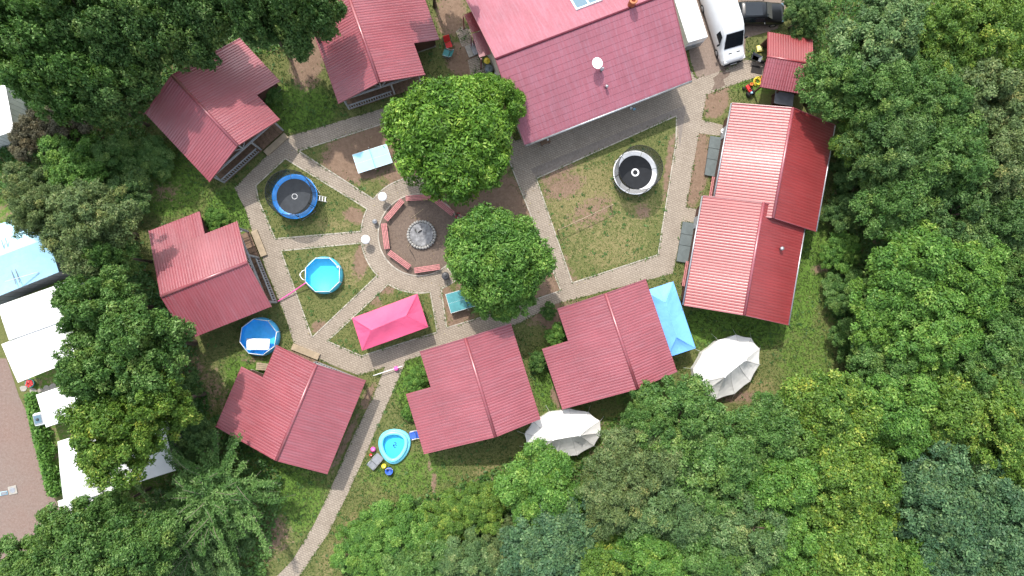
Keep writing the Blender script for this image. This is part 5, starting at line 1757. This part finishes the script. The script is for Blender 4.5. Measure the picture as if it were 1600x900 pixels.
def crown(name, kind):
    """crown of radius about BR, centred on the origin, z from -3 to 3"""
    cfg = {'chestnut': (150, (0.5, 1.05), 105, 4, (0.11, 0.19), 0.36, 0.45), 'feather': (185, (0.28, 0.70), 52, 6, (0.08, 0.145), 0.36, 0.5),
           'broad': (180, (0.32, 0.80), 56, 6, (0.085, 0.155), 0.52, 0.48), 'loose': (185, (0.28, 0.72), 52, 6, (0.08, 0.15), 0.5, 0.48),
           'bush': (180, (0.28, 0.70), 50, 6, (0.08, 0.15), 0.5, 0.55)}
    nl, rl, per, spr, ls, asp, up = cfg[kind]
    d = unit(nl, -0.35)
    lr = rng.uniform(*rl, nl)
    rad = np.where(rng.random(nl) < 0.75, rng.uniform(0.80, 1.0, nl), rng.uniform(0.35, 0.75, nl))
    if kind == 'chestnut':
        az = np.arctan2(d[:, 1], d[:, 0]); p1, p2 = rng.uniform(0, 6.28, 2)
        sw = 1 + 0.06 * np.sin(3 * az + p1) + 0.05 * np.sin(7 * az + p2)
        C = d * (rad * sw * (BR - lr * 0.75))[:, None]
        C[:, 2] *= 0.72
    else:
        # several leaders, each with its own dome: an uneven outline with clefts between
        m_ = 7
        ga = 2 * math.pi * np.arange(m_) / (m_ - 1) + rng.uniform(-.35, .35, m_); gr = rng.uniform(.40, .62, m_) * BR; gr[-1] = .1 * BR
        G = np.stack([np.cos(ga) * gr, np.sin(ga) * gr, rng.uniform(-.9, .7, m_)], 1); G[-1, 2] = 1.0
        gs = rng.uniform(.36, .54, m_) * BR; gs[-1] = .55 * BR
        w_ = gs ** 2 / np.sum(gs ** 2)
        gi = rng.choice(m_, nl, p=w_)
        C = G[gi] + d * (rad * (gs[gi] - lr * 0.5))[:, None] * np.array([1, 1, .78])
    lt = rng.uniform(0.15, 0.75, nl)
    lh = rng.random(nl)
    PP, NN, TT, SS, HH = [], [], [], [], []
    for i in range(nl):
        m_ = int(per * (lr[i] / np.mean(rl)) ** 2)
        dd = unit(m_, -0.55)
        m_ = len(dd)
        sc = np.array([1.0, 1.0, 0.72])
        rr_ = lr[i] * (0.70 + 0.36 * rng.random(m_))
        q = dd * rr_[:, None] * sc
        if kind in ('loose', 'feather', 'bush'):
            # sprays: clumps drawn out along the branch that carries them
            ax = C[i] / (np.linalg.norm(C[i]) + 1e-6) + np.array([0, 0, -0.15 if kind == 'feather' else 0.05]); ax /= np.linalg.norm(ax)
            k_ = {'loose': 0.3, 'feather': 0.6, 'bush': 0.2}[kind]
            q = q * (1 - 0.22 * k_) + np.outer(q @ ax, ax) * k_
        q = C[i] + q
        # sprig: several leaves round every twig end
        q = np.repeat(q, spr, 0) + rng.normal(scale=0.105, size=(m_ * spr, 3)) * np.array([1, 1, 0.6])
        nn = np.repeat(dd, spr, 0) * 0.55 + np.array([0, 0, up]) + rng.normal(scale=0.52, size=(m_ * spr, 3))
        tw = np.repeat(rng.normal(scale=0.17, size=m_), spr)
        PP.append(q); NN.append(nn); TT.append(np.clip(lt[i] + tw + rng.normal(scale=0.12, size=m_ * spr), 0, 1)); SS.append(rng.uniform(*ls, m_ * spr)); HH.append(np.clip(lh[i] + rng.normal(scale=0.15, size=m_ * spr), 0, 1))
    V, F, T = leaves(np.concatenate(PP), np.concatenate(NN), np.concatenate(SS), asp, np.concatenate(TT), 0.25, np.concatenate(HH))
    return npmesh(name, V, F, 'leaf_mid', T), C


def trunk_mesh(C, pale=False):
    """trunk with limbs; crown centre is the origin, ground at z = -1 in trunk units (scaled later)"""
    mb = MB()
    mb.tube([(0, 0, -4.6), (0.03, 0, -3.4), (0.0, 0.05, -1.5), (0.05, 0, 0.6)], [0.36, 0.26, 0.20, 0.10], 9)
    k = rng.choice(len(C), min(16, len(C)), replace=False)
    for i in k:
        c = Vector(C[i]) * 0.82; st_ = Vector((0.02, 0.02, -1.8 + 1.6 * rng.random()))
        mid = st_.lerp(c, 0.5) + Vector((0, 0, 0.25))
        mb.tube([st_, mid, c], [0.11, 0.065, 0.02], 6)
    me = bpy.data.meshes.new('trunk'); me.from_pydata(mb.v, [], mb.f); me.update()
    me.polygons.foreach_set('use_smooth', [True] * len(me.polygons))
    me.materials.append(MATS['bark_pale' if pale else 'bark'])
    return me


def willow():
    """long arching shoots that spring from the middle, narrow leaves along each"""
    PP, NN, TT, SS = [], [], [], []
    mb = MB()
    mb.tube([(0, 0, -4.6), (0, 0, -1.5)], [0.3, 0.2], 9)
    for k in range(105):
        a = rng.uniform(0, 2 * math.pi); L = rng.uniform(2.2, 5.2); tilt = rng.uniform(0.15, 1.3)
        o_ = np.array([rng.normal(0, .7), rng.normal(0, .7), -1.6])
        pts = []
        for j in range(9):
            f = j / 8
            h = math.sin(tilt) * L * f - 0.9 * (f ** 2.4) * L * 0.42
            rr_ = math.cos(tilt) * L * f + 0.2 * f * L
            aa = a + 0.12 * math.sin(f * 3 + k)
            pts.append(o_ + np.array([math.cos(aa) * rr_, math.sin(aa) * rr_, h]))
        mb.tube(pts, list(np.linspace(0.045, 0.012, 9)), 5)
        pts = np.array(pts); lt = rng.uniform(.25, .8)
        m_ = int(85 * L / 4)
        f = rng.uniform(0.12, 1.0, m_) * 8; i0 = np.clip(f.astype(int), 0, 7); fr_ = (f - i0)[:, None]
        q = pts[i0] * (1 - fr_) + pts[i0 + 1] * fr_
        q = np.repeat(q, 4, 0) + rng.normal(scale=.13, size=(m_ * 4, 3))
        PP.append(q); NN.append(np.array([0, 0, .8]) + rng.normal(scale=.5, size=(m_ * 4, 3))); TT.append(np.clip(lt + rng.normal(scale=.15, size=m_ * 4), 0, 1)); SS.append(rng.uniform(.11, .19, m_ * 4))
    V, F, T = leaves(np.concatenate(PP), np.concatenate(NN), np.concatenate(SS), 0.28, np.concatenate(TT))
    me = bpy.data.meshes.new('trunk'); me.from_pydata(mb.v, [], mb.f); me.update(); me.materials.append(MATS['bark_pale'])
    return npmesh('crown', V, F, 'leaf_grey', T), me


LIB = {}
for kind, nvar in (('chestnut', 2), ('broad', 3), ('loose', 3), ('feather', 2), ('bush', 2)):
    LIB[kind] = []
    for k in range(nvar):
        me, C = crown('crown', kind)
        LIB[kind].append((me, trunk_mesh(C)))
LIB['willow'] = [willow()]
USE = {k: 0 for k in LIB}


def tree(px, py, rpx, h, kind, leaf, label, name='tree', cat='tree', group=None, zc=None, flat=0.62):
    if group and 'right wood' in group:
        rpx *= 1.24; h *= 0.80; flat = 0.66
    if group and 'upper left' in group:
        flat = 0.8
    """px, py, rpx: crown as it shows in the photograph; h: height of the tree"""
    ch = h * flat / 2                       # half the crown's height
    zc = h - ch if zc is None else zc
    c = P(px, py, zc + ch * 0.3)
    rad = rpx / 20.0 * (54 - zc - ch * 0.3) / 54
    t = thing(name, label, cat, (c.x, c.y, 0), 0, group)
    var = LIB[kind][USE[kind] % len(LIB[kind])]; USE[kind] += 1
    me, tm = var
    o = link('crown', me, t)
    s = rad / BR
    o.scale = (s, s * random.uniform(.94, 1.06), ch / 3.1); o.location = (0, 0, zc); o.rotation_euler = (0, 0, random.uniform(0, 6.28))
    o.material_slots[0].link = 'OBJECT'; o.material_slots[0].material = MATS[leaf]
    k = link('trunk', tm, t)
    k.scale = (s, s, zc / 4.6); k.location = (0, 0, zc); k.rotation_euler = o.rotation_euler
    return t


def shrub(px, py, rpx, h, leaf, label, kind='bush', group=None):
    return tree(px, py, rpx, h, kind, leaf, label, 'shrub', 'shrub', group, flat=0.9)


# the two chestnuts in the middle
g = 'chestnut trees in the middle of the yard'
tree(703, 211, 104, 8.6, 'chestnut', 'leaf_chestnut', 'large bright green chestnut between the hall and the fire circle', 'chestnut_tree', group=g, flat=.74)
tree(764, 165, 57, 7.0, 'chestnut', 'leaf_chestnut', 'smaller chestnut crown at the upper right of the large chestnut, by the hall', 'chestnut_tree', group=g, flat=.72)
tree(777, 400, 87, 8.0, 'chestnut', 'leaf_bright', 'bright green chestnut right of the fire circle, over the teal table', 'chestnut_tree', group=g, flat=.74)
tree(790, 462, 52, 5.5, 'broad', 'leaf_bright', 'lower leafy crown at the foot of the chestnut near the cabins', 'tree', group=g, flat=.7)

g = 'dark trees in the upper left corner'
for a in ((25, 40, 80, 13, 'broad', 'leaf_mid', 'green tree filling the very top left corner'),
          (118, 20, 74, 13, 'broad', 'leaf_dark', 'dark tree at the top edge, second from the left corner'),
          (215, 30, 76, 11, 'broad', 'leaf_dark', 'dark tree at the top edge above the left cabin'),
          (296, 14, 72, 10.5, 'broad', 'leaf_dark', 'dark tree leaning over the back of the upper left cabin'),
          (395, 8, 70, 12, 'loose', 'leaf_dark', 'dark tree at the top edge between the two upper left cabins'),
          (468, 10, 66, 12, 'broad', 'leaf_dark', 'dark tree overhanging the left eave of the cabin cut by the top edge'),
          (66, 118, 68, 11, 'broad', 'leaf_mid', 'green tree at the left edge below the corner tree'),
          (130, 105, 74, 11, 'broad', 'leaf_mid', 'green tree with yellowish tips in the upper left wood'),
          (178, 106, 64, 10, 'broad', 'leaf_dark', 'dark tree just left of the upper left cabin roof'),
          (668, -72, 56, 11, 'broad', 'leaf_dark', 'dark tree just beyond the top edge between cabin and hall'),
          (160, 155, 45, 9, 'loose', 'leaf_dark', 'low dark tree at the lower rim of the upper left wood')):
    tree(*a, group=g)
g = 'scrub along the left side'
for a in ((48, 215, 42, 4, 'leaf_brown', 'brown half dead shrub at the left edge under the corner wood'),
          (95, 195, 50, 3.5, 'leaf_brown', 'brown shrub right of the dead one, under the corner wood'),
          (105, 255, 58, 4, 'leaf_bright', 'bright green shrub above the olive tree on the left'),
          (165, 245, 45, 3, 'leaf_mid', 'mid green shrub left of the upper left cabin'),
          (40, 290, 45, 4, 'leaf_olive', 'olive shrub at the left edge above the blue tent'),
          (190, 300, 45, 3, 'leaf_dark', 'dark low shrub between the olive tree and the left path'),
          (232, 250, 40, 1.6, 'leaf_mid', 'low green ground shrub beside the upper left cabin corner'),
          (265, 610, 48, 3.5, 'leaf_dark', 'dark shrub in the shade left of the lower left cabin'),
          (300, 690, 40, 3.5, 'leaf_dark', 'dark shrub touching the corner of the lower left cabin'),
          (330, 860, 60, 3, 'leaf_dark', 'dark shrub at the bottom edge left of the winding path')):
    shrub(*a, group=g)
g = 'trees along the left side'
for a in ((130, 350, 82, 9, 'feather', 'leaf_olive', 'feathery olive tree beside the blue tent'),
          (55, 330, 50, 8, 'feather', 'leaf_olive', 'feathery olive tree at the left edge overlapping the blue tent'),
          (168, 398, 42, 8, 'loose', 'leaf_mid', 'mid green tree behind the left cabin with the white railing'),
          (142, 478, 70, 11, 'loose', 'leaf_mid', 'grey green tree overlapping the white awnings'),
          (208, 545, 82, 12, 'loose', 'leaf_mid', 'large green tree over the lower corner of the left cabin'),
          (140, 590, 72, 11, 'loose', 'leaf_mid', 'green tree hanging over the small awning by the caravan'),
          (160, 680, 84, 11, 'loose', 'leaf_yellow', 'yellow green tree in front of the long white marquee'),
          (235, 640, 64, 11, 'loose', 'leaf_yellow', 'yellow green tree left of the lower left cabin'),
          (125, 845, 72, 9, 'broad', 'leaf_mid', 'round green tree at the lower left below the marquee'),
          (205, 860, 70, 9, 'broad', 'leaf_mid', 'round green tree at the bottom edge below the willow'),
          (45, 890, 62, 8, 'broad', 'leaf_mid', 'green tree in the bottom left corner under the red road'),
          (165, 800, 40, 8, 'broad', 'leaf_mid', 'small green crown just under the white marquee')):
    tree(*a, group=g)
tree(318, 778, 86, 6.5, 'willow', 'leaf_mid', 'willow with long arching shoots below the lower left cabin', 'willow_tree')
tree(285, 842, 66, 6, 'willow', 'leaf_dark', 'smaller willow at the bottom edge, left of the winding path', 'willow_tree')

g = 'shrubs along the lower edge'
for a in ((565, 868, 52, 2.6, 'leaf_bright', 'bright shrub at the bottom edge right of the winding path'),
          (620, 830, 58, 3.2, 'leaf_bright', 'bright green shrub below the paddling pool lawn'),
          (655, 880, 55, 3.2, 'leaf_mid', 'green shrub at the bottom edge below the bright shrub'),
          (700, 815, 45, 2.8, 'leaf_yellow', 'yellow green shrub right of the bright shrubs'),
          (760, 795, 45, 3, 'leaf_yellow', 'bright yellow shrub below the middle cabin'),
          (735, 875, 55, 3.5, 'leaf_grey', 'grey green shrub at the bottom edge below the yellow shrubs'),
          (800, 855, 48, 3.5, 'leaf_olive', 'olive brown shrub at the bottom edge, middle'),
          (1325, 455, 40, 2.4, 'leaf_mid', 'low green shrub at the rim of the right lawn'),
          (1318, 395, 34, 2.2, 'leaf_bright', 'low bright shrub right of the lower long cabin'),
          (1340, 530, 42, 2.6, 'leaf_mid', 'low green shrub on the right lawn below the low bright ones'),
          (1322, 335, 34, 2.6, 'leaf_dark', 'low dark shrub right of the upper long cabin'),
          (1330, 265, 34, 3, 'leaf_dark', 'dark shrub behind the corner of the upper long cabin'),
          (1258, 22, 40, 4, 'leaf_dark', 'dark bush over the front of the black car')):
    shrub(*a, group=g)
g = 'shrubs tucked beside the cabins'
for a in ((424, 144, 18, 1.5, 'leaf_mid', 'green bush in the notch of the upper left cabin'),
          (335, 345, 20, 1.6, 'leaf_bright', 'green bush in the notch of the cabin by the left path'),
          (652, 596, 22, 1.6, 'leaf_bright', 'flowering green bush in the notch of the middle cabin'),
          (640, 645, 14, 1.0, 'leaf_bright', 'low green bush above the paddling pool'),
          (872, 524, 20, 1.8, 'leaf_bright', 'green bush in the notch of the cabin with the gazebo'),
          (842, 566, 17, 1.8, 'leaf_mid', 'green bush between the two lower cabins'),
          (858, 486, 15, 1.2, 'leaf_mid', 'small bush at the front corner of the cabin with the gazebo')):
    shrub(*a, group=g)
g = 'trees in the lower right wood'
for a in ((850, 765, 60, 8, 'broad', 'leaf_bright', 'deep green tree below the left bell tent'),
          (868, 845, 70, 8, 'broad', 'leaf_blue', 'blue green tree at the bottom edge, middle'),
          (925, 880, 50, 7, 'loose', 'leaf_yellow', 'yellow green tree at the bottom edge right of the blue green one'),
          (1012, 655, 36, 9, 'loose', 'leaf_mid', 'green tree overlapping the lower corner of the cabin with the gazebo'),
          (1065, 662, 66, 9.5, 'loose', 'leaf_mid', 'green tree overlapping the lower end of the right bell tent'),
          (1010, 725, 62, 9.5, 'feather', 'leaf_olive', 'olive feathery tree below the cabin with the gazebo'),
          (965, 775, 58, 9, 'feather', 'leaf_olive', 'olive tree right of the deep green tree'),
          (1050, 790, 66, 9.5, 'feather', 'leaf_grey', 'pale olive tree in the middle of the lower wood'),
          (1135, 720, 72, 10, 'loose', 'leaf_mid', 'dark green tree below the right bell tent'),
          (1020, 870, 58, 8, 'loose', 'leaf_bright', 'bright green tree at the bottom edge under the pale olive tree'),
          (1105, 860, 60, 8, 'broad', 'leaf_mid', 'green tree at the bottom edge, right of the bright one'),
          (1180, 830, 62, 9, 'loose', 'leaf_grey', 'grey green tree near the bottom edge'),
          (1210, 675, 58, 9, 'loose', 'leaf_mid', 'green tree at the lower rim of the right lawn'),
          (1230, 760, 62, 9.5, 'loose', 'leaf_bright', 'bright green tree between the grey green and the yellow trees'),
          (1300, 650, 66, 10, 'broad', 'leaf_yellow', 'yellow green tree below the right lawn'),
          (1330, 740, 72, 10.5, 'broad', 'leaf_yellow', 'yellow green tree in the heart of the lower right wood'),
          (1255, 855, 64, 9, 'loose', 'leaf_bright', 'bright tree at the bottom edge of the lower right wood'),
          (1345, 850, 76, 10, 'broad', 'leaf_yellow', 'broad yellow green tree at the bottom edge beside the blue trees'),
          (1405, 655, 64, 10, 'broad', 'leaf_bright', 'green tree above the blue trees'),
          (1480, 640, 66, 10, 'loose', 'leaf_yellow', 'yellowish tree above the blue trees, nearer the right edge'),
          (1560, 650, 66, 10, 'loose', 'leaf_yellow', 'yellowish tree at the right edge above the blue trees'),
          (1475, 780, 76, 10.5, 'broad', 'leaf_blue', 'blue green tree in the lower right wood'),
          (1560, 800, 72, 10.5, 'broad', 'leaf_blue', 'blue green tree at the right edge'),
          (1500, 870, 66, 10, 'broad', 'leaf_blue', 'blue green tree at the bottom edge near the right corner'),
          (1420, 890, 50, 9, 'broad', 'leaf_bright', 'green tree at the bottom edge left of the blue trees'),
          (1585, 890, 58, 9, 'broad', 'leaf_blue', 'blue green tree in the bottom right corner'),
          (1590, 720, 44, 9, 'loose', 'leaf_yellow', 'small rusty yellow tree at the right edge')):
    tree(*a, group=g)
g = 'trees in the upper right wood'
for a in ((1322, 122, 56, 10, 'loose', 'leaf_mid', 'green tree overhanging the shed and the upper long cabin'),
          (1385, 50, 72, 11, 'loose', 'leaf_grey', 'grey green tree at the top edge right of the dark bush'),
          (1390, 150, 66, 11, 'feather', 'leaf_mid', 'green tree right of the one over the shed'),
          (1475, 50, 70, 11, 'feather', 'leaf_yellow', 'yellow green tree at the top edge'),
          (1555, 45, 72, 11, 'feather', 'leaf_yellow', 'yellow green tree in the top right corner'),
          (1465, 145, 66, 11, 'feather', 'leaf_mid', 'mid green tree below the yellow trees'),
          (1555, 150, 70, 11, 'loose', 'leaf_olive', 'olive tree at the right edge below the corner tree'),
          (1405, 235, 66, 11, 'feather', 'leaf_dark', 'dark tree in the shade of the upper right wood'),
          (1490, 240, 74, 12, 'feather', 'leaf_mid', 'large drooping tree in the middle of the upper right wood'),
          (1570, 255, 66, 11, 'feather', 'leaf_olive', 'olive drooping tree at the right edge'),
          (1400, 315, 56, 10, 'loose', 'leaf_mid', 'green tree above the big bright tree'),
          (1345, 205, 40, 8, 'loose', 'leaf_yellow', 'small yellow tree by the roof of the upper long cabin'),
          (1500, 335, 60, 10, 'loose', 'leaf_dark', 'dark tree right above the big bright tree'),
          (1575, 345, 58, 10, 'loose', 'leaf_dark', 'dark tree at the right edge above the bright tree'),
          (1440, 415, 72, 11, 'broad', 'leaf_bright', 'big bright green tree on the right'),
          (1520, 430, 66, 11, 'broad', 'leaf_bright', 'bright green tree right of the biggest bright one'),
          (1390, 480, 60, 9, 'broad', 'leaf_bright', 'bright tree at the rim of the right lawn'),
          (1470, 520, 70, 10, 'loose', 'leaf_bright', 'bright loose tree below the big bright one'),
          (1390, 565, 50, 8, 'loose', 'leaf_mid', 'green tree at the lower end of the right lawn'),
          (1560, 525, 66, 10, 'loose', 'leaf_mid', 'green tree at the right edge, middle height'),
          (1590, 440, 46, 10, 'broad', 'leaf_mid', 'small green crown at the right edge beside the bright trees'),
          (1520, 580, 50, 9, 'loose', 'leaf_mid', 'green tree between the bright trees and the yellowish ones')):
    tree(*a, group=g)

# clipped hedge along the red road
t = thing('hedge', 'narrow leafy hedge between the red road and the caravan', 'hedge', P(66, 690) * 1.0)
hb = Vector(t.location)
rowp = [(46, 622), (52, 650), (58, 680), (66, 710), (74, 745), (82, 770)]
PP = []
for k in range(5200):
    f = rng.random() * (len(rowp) - 1.001); i = int(f); fr_ = f - i
    x = rowp[i][0] * (1 - fr_) + rowp[i + 1][0] * fr_; y = rowp[i][1] * (1 - fr_) + rowp[i + 1][1] * fr_
    q = P(x, y, 0.9)
    a = rng.uniform(0, 6.28); rr_ = .58 * math.sqrt(rng.random()) * (0.8 + .35 * math.sin(f * 7))
    PP.append((q.x + rr_ * math.cos(a) - hb.x, q.y + rr_ * math.sin(a) - hb.y, 1.25 * (1 - (rr_ / .75) ** 2) * rng.uniform(.5, 1.0)))
PP = np.array(PP); NN = rng.normal(scale=.5, size=PP.shape) + np.array([0, 0, .8])
V, F, T = leaves(PP, NN, rng.uniform(.09, .17, len(PP)), .5, np.clip(.45 + rng.normal(scale=.2, size=len(PP)), 0, 1))
link('foliage', npmesh('foliage', V, F, 'leaf_bright', T), t)
mb = MB()
for x, y in rowp:
    q = P(x, y) - hb; mb.tube([q, q + Vector((.03, .02, .9))], [.05, .02], 6)
mb.build('stem', 'bark', t)

# undergrowth on the floor of the woods: nobody could count it
n = 62000
px = rng.uniform(-60, 1660, n); py = rng.uniform(-50, 950, n)
ok = inside(px, py, FOREST[0]) | inside(px, py, FOREST[1])
ok &= ~inside(px, py, [(-80, 310), (100, 310), (140, 600), (280, 640), (290, 740), (110, 830), (60, 900), (-80, 900)])
ok &= ~inside(px, py, [(1060, 500), (1210, 500), (1210, 640), (1060, 640)]) & ~inside(px, py, [(800, 630), (950, 630), (950, 715), (800, 715)])
px, py = px[ok], py[ok]
B0 = PA(px, py, 0.0)
sp = 5
cl = np.sin(B0[:, 0] * 1.3) * np.sin(B0[:, 1] * 1.1 + 1.0) + np.sin(B0[:, 0] * .5 + B0[:, 1] * .4)
hh = rng.uniform(.08, .45, len(B0)) + .35 * np.clip(cl, 0, 2) * rng.random(len(B0))
q = np.repeat(B0, sp, 0) + rng.normal(scale=.16, size=(len(B0) * sp, 3)) * np.array([1, 1, .4])
q[:, 2] = np.clip(q[:, 2] + np.repeat(hh, sp), .03, 2)
nn = rng.normal(scale=.45, size=q.shape) + np.array([0, 0, .9])
V, F, T = leaves(q, nn, rng.uniform(.08, .17, len(q)), .5, np.clip(np.repeat(.3 + .2 * np.clip(cl, -1, 1), sp) + rng.normal(scale=.18, size=len(q)), 0, 1))
o = link('undergrowth', npmesh('undergrowth', V, F, 'leaf_mid', T)); tag(o, 'low leafy undergrowth on the floor of the woods', 'undergrowth', kind='stuff')

# grass blades on the lawns
n = 190000
px = rng.uniform(180, 1360, n); py = rng.uniform(-10, 910, n)
paved = inside(px, py, PAVED) & ~(inside(px, py, I_TRAMP) | inside(px, py, I_POOL) | inside(px, py, I_PINK) | inside(px, py, I_TREES) | inside(px, py, I_RIGHT))
ok = ~paved & ~inside(px, py, DRIVE) & ~inside(px, py, [(829, 262), (1072, 160), (1062, 235), (1056, 222), (1057, 181), (838, 279)])
bare = blobs(px, py, SOIL)
ok &= rng.random(n) > np.clip(bare * 1.15, 0, 0.97)
# nothing grows inside the houses or pools
for c, w_, h_ in ():
    pass
px, py = px[ok], py[ok]
B0 = PA(px, py, 0.0)
keep = np.ones(len(B0), bool)
for root in [o for o in col.objects if o.parent is None and o.get('category') in ('cabin', 'hall', 'shed')]:
    M = np.array((Matrix.Translation(root.location) @ Matrix.Rotation(root.rotation_euler.z, 4, 'Z')).inverted())
    L_ = B0 @ M[:3, :3].T + M[:3, 3]
    keep &= ~((np.abs(L_[:, 0]) < 3.2) & (L_[:, 1] > 0.1) & (L_[:, 1] < 6.9))
for c, r_ in (((504, 429), 30), ((403, 526), 30), ((616, 698), 31), ((880, 677), 34), ((1134, 573), 34)):
    pass
pxx, pyy = to_px(B0)
for cx, cy, r_ in ((502, 432, 27), (405, 526, 28), (616, 698, 30)):
    keep &= (pxx - cx) ** 2 + (pyy - cy) ** 2 > r_ * r_
B0 = B0[keep]; pxx = pxx[keep]; pyy = pyy[keep]
n = len(B0)
B0[:, 2] = .02
lush = blobs(pxx, pyy, LUSH); straw = blobs(pxx, pyy, STRAW)
hgt = rng.uniform(.05, .11, n) * (1 + .8 * lush)
az = rng.uniform(0, 6.28, n); lean = rng.uniform(.5, 1.6, n)
tip = B0 + np.stack([np.cos(az) * hgt * lean, np.sin(az) * hgt * lean, hgt], 1)
wv = np.stack([-np.sin(az), np.cos(az), np.zeros(n)], 1) * rng.uniform(.02, .05, n)[:, None]
V = np.stack([B0 - wv, B0 + wv, tip], 1).reshape(-1, 3)
F = np.arange(3 * n).reshape(n, 3)
pn = .5 + .22 * np.sin(B0[:, 0] * .9 + 1.3 * np.sin(B0[:, 1] * .7)) + .15 * np.sin(B0[:, 1] * 2.1 + B0[:, 0])
tn = np.clip(pn * .55 + .10 + .40 * straw - .06 * lush + rng.normal(scale=.17, size=n), 0, 1)
T = np.zeros((3 * n, 4)); T[:, 3] = 1; T[:, 0] = np.repeat(tn, 3)
o = link('grass', npmesh('grass', V, F, 'grass_blade', T)); tag(o, 'short mown grass on the lawns between paths and cabins', 'grass', kind='stuff')

# grass creeping over the edges of the paving, weeds in the turf, fallen leaves: nobody could count them
EP = []
for poly in (I_TRAMP, I_POOL, I_PINK, I_TREES, I_RIGHT, PAVED):
    for i in range(len(poly)):
        a = P(*poly[i]); b_ = P(*poly[(i + 1) % len(poly)])
        n_ = int((b_ - a).length * 26)
        for k in range(n_):
            q = a.lerp(b_, random.random())
            EP.append((q.x + random.gauss(0, .055), q.y + random.gauss(0, .055)))
EP = np.array(EP)
cl = np.sin(EP[:, 0] * 1.9 + 2 * np.sin(EP[:, 1] * 1.3)) + rng.normal(scale=.5, size=len(EP))
EP = EP[cl > -0.15]
n = len(EP)
B0 = np.concatenate([EP, np.full((n, 1), .02)], 1)
az = rng.uniform(0, 6.28, n); hg = rng.uniform(.05, .12, n); le = rng.uniform(.6, 1.8, n)
tip = B0 + np.stack([np.cos(az) * hg * le, np.sin(az) * hg * le, hg], 1)
wv = np.stack([-np.sin(az), np.cos(az), np.zeros(n)], 1) * rng.uniform(.02, .045, n)[:, None]
V = np.stack([B0 - wv, B0 + wv, tip], 1).reshape(-1, 3)
T = np.zeros((3 * n, 4)); T[:, 3] = 1; T[:, 0] = np.repeat(np.clip(rng.normal(.45, .2, n), 0, 1), 3)
tag(link('edge_grass', npmesh('edge_grass', V, np.arange(3 * n).reshape(n, 3), 'grass_blade', T)), 'ragged grass creeping over the edges of the paving', 'grass', kind='stuff')

n = 5200
px = rng.uniform(200, 1340, n); py = rng.uniform(20, 880, n)
ok = ~(inside(px, py, PAVED) & ~(inside(px, py, I_TRAMP) | inside(px, py, I_POOL) | inside(px, py, I_PINK) | inside(px, py, I_TREES) | inside(px, py, I_RIGHT))) & ~inside(px, py, DRIVE)
ok &= rng.random(n) > blobs(px, py, SOIL) * 1.1
for cx, cy, r_ in ((502, 432, 30), (405, 526, 30), (616, 698, 32), (655, 367, 66)):
    ok &= (px - cx) ** 2 + (py - cy) ** 2 > r_ * r_
B0 = PA(px[ok], py[ok], 0.0); m_ = len(B0)
keep = np.ones(m_, bool)
for root in [o for o in col.objects if o.parent is None and o.get('category') in ('cabin', 'hall', 'shed')]:
    M = np.array((Matrix.Translation(root.location) @ Matrix.Rotation(root.rotation_euler.z, 4, 'Z')).inverted())
    L_ = B0 @ M[:3, :3].T + M[:3, 3]
    keep &= ~((np.abs(L_[:, 0]) < 3.4) & (L_[:, 1] > 0.0) & (L_[:, 1] < 7.2))
B0 = B0[keep]; m_ = len(B0)
big = rng.uniform(.5, 1.5, m_)
q = np.repeat(B0, 7, 0) + rng.normal(scale=.055, size=(m_ * 7, 3)) * np.repeat(big, 7)[:, None]
q[:, 2] = rng.uniform(.045, .10, m_ * 7)
nn = rng.normal(scale=.3, size=q.shape) + np.array([0, 0, 1.0])
V, F, T = leaves(q, nn, rng.uniform(.04, .075, len(q)) * np.repeat(big, 7), .5, np.clip(np.repeat(rng.uniform(.0, .55, m_), 7) + rng.normal(scale=.08, size=len(q)), 0, 1))
tag(link('lawn_weeds', npmesh('lawn_weeds', V, F, 'leaf_mid', T)), 'small weeds and clover tufts in the turf', 'weeds', kind='stuff')

n = 2600
px = rng.uniform(380, 1200, n); py = rng.uniform(120, 620, n)
kp = rng.random(n) < np.clip(np.exp(-((px - 720) / 130) ** 2 - ((py - 330) / 120) ** 2) + .16, 0, 1)
B0 = PA(px[kp], py[kp], 0.0); B0[:, 2] = .055
nn = rng.normal(scale=.25, size=B0.shape) + np.array([0, 0, 1.0])
V, F, T = leaves(B0, nn, rng.uniform(.03, .065, len(B0)), .5, rng.random(len(B0)))
tag(link('leaf_litter', npmesh('leaf_litter', V, F, 'leaf_litter', T)), 'fallen yellow and brown leaves scattered on paving and turf', 'leaves', kind='stuff')
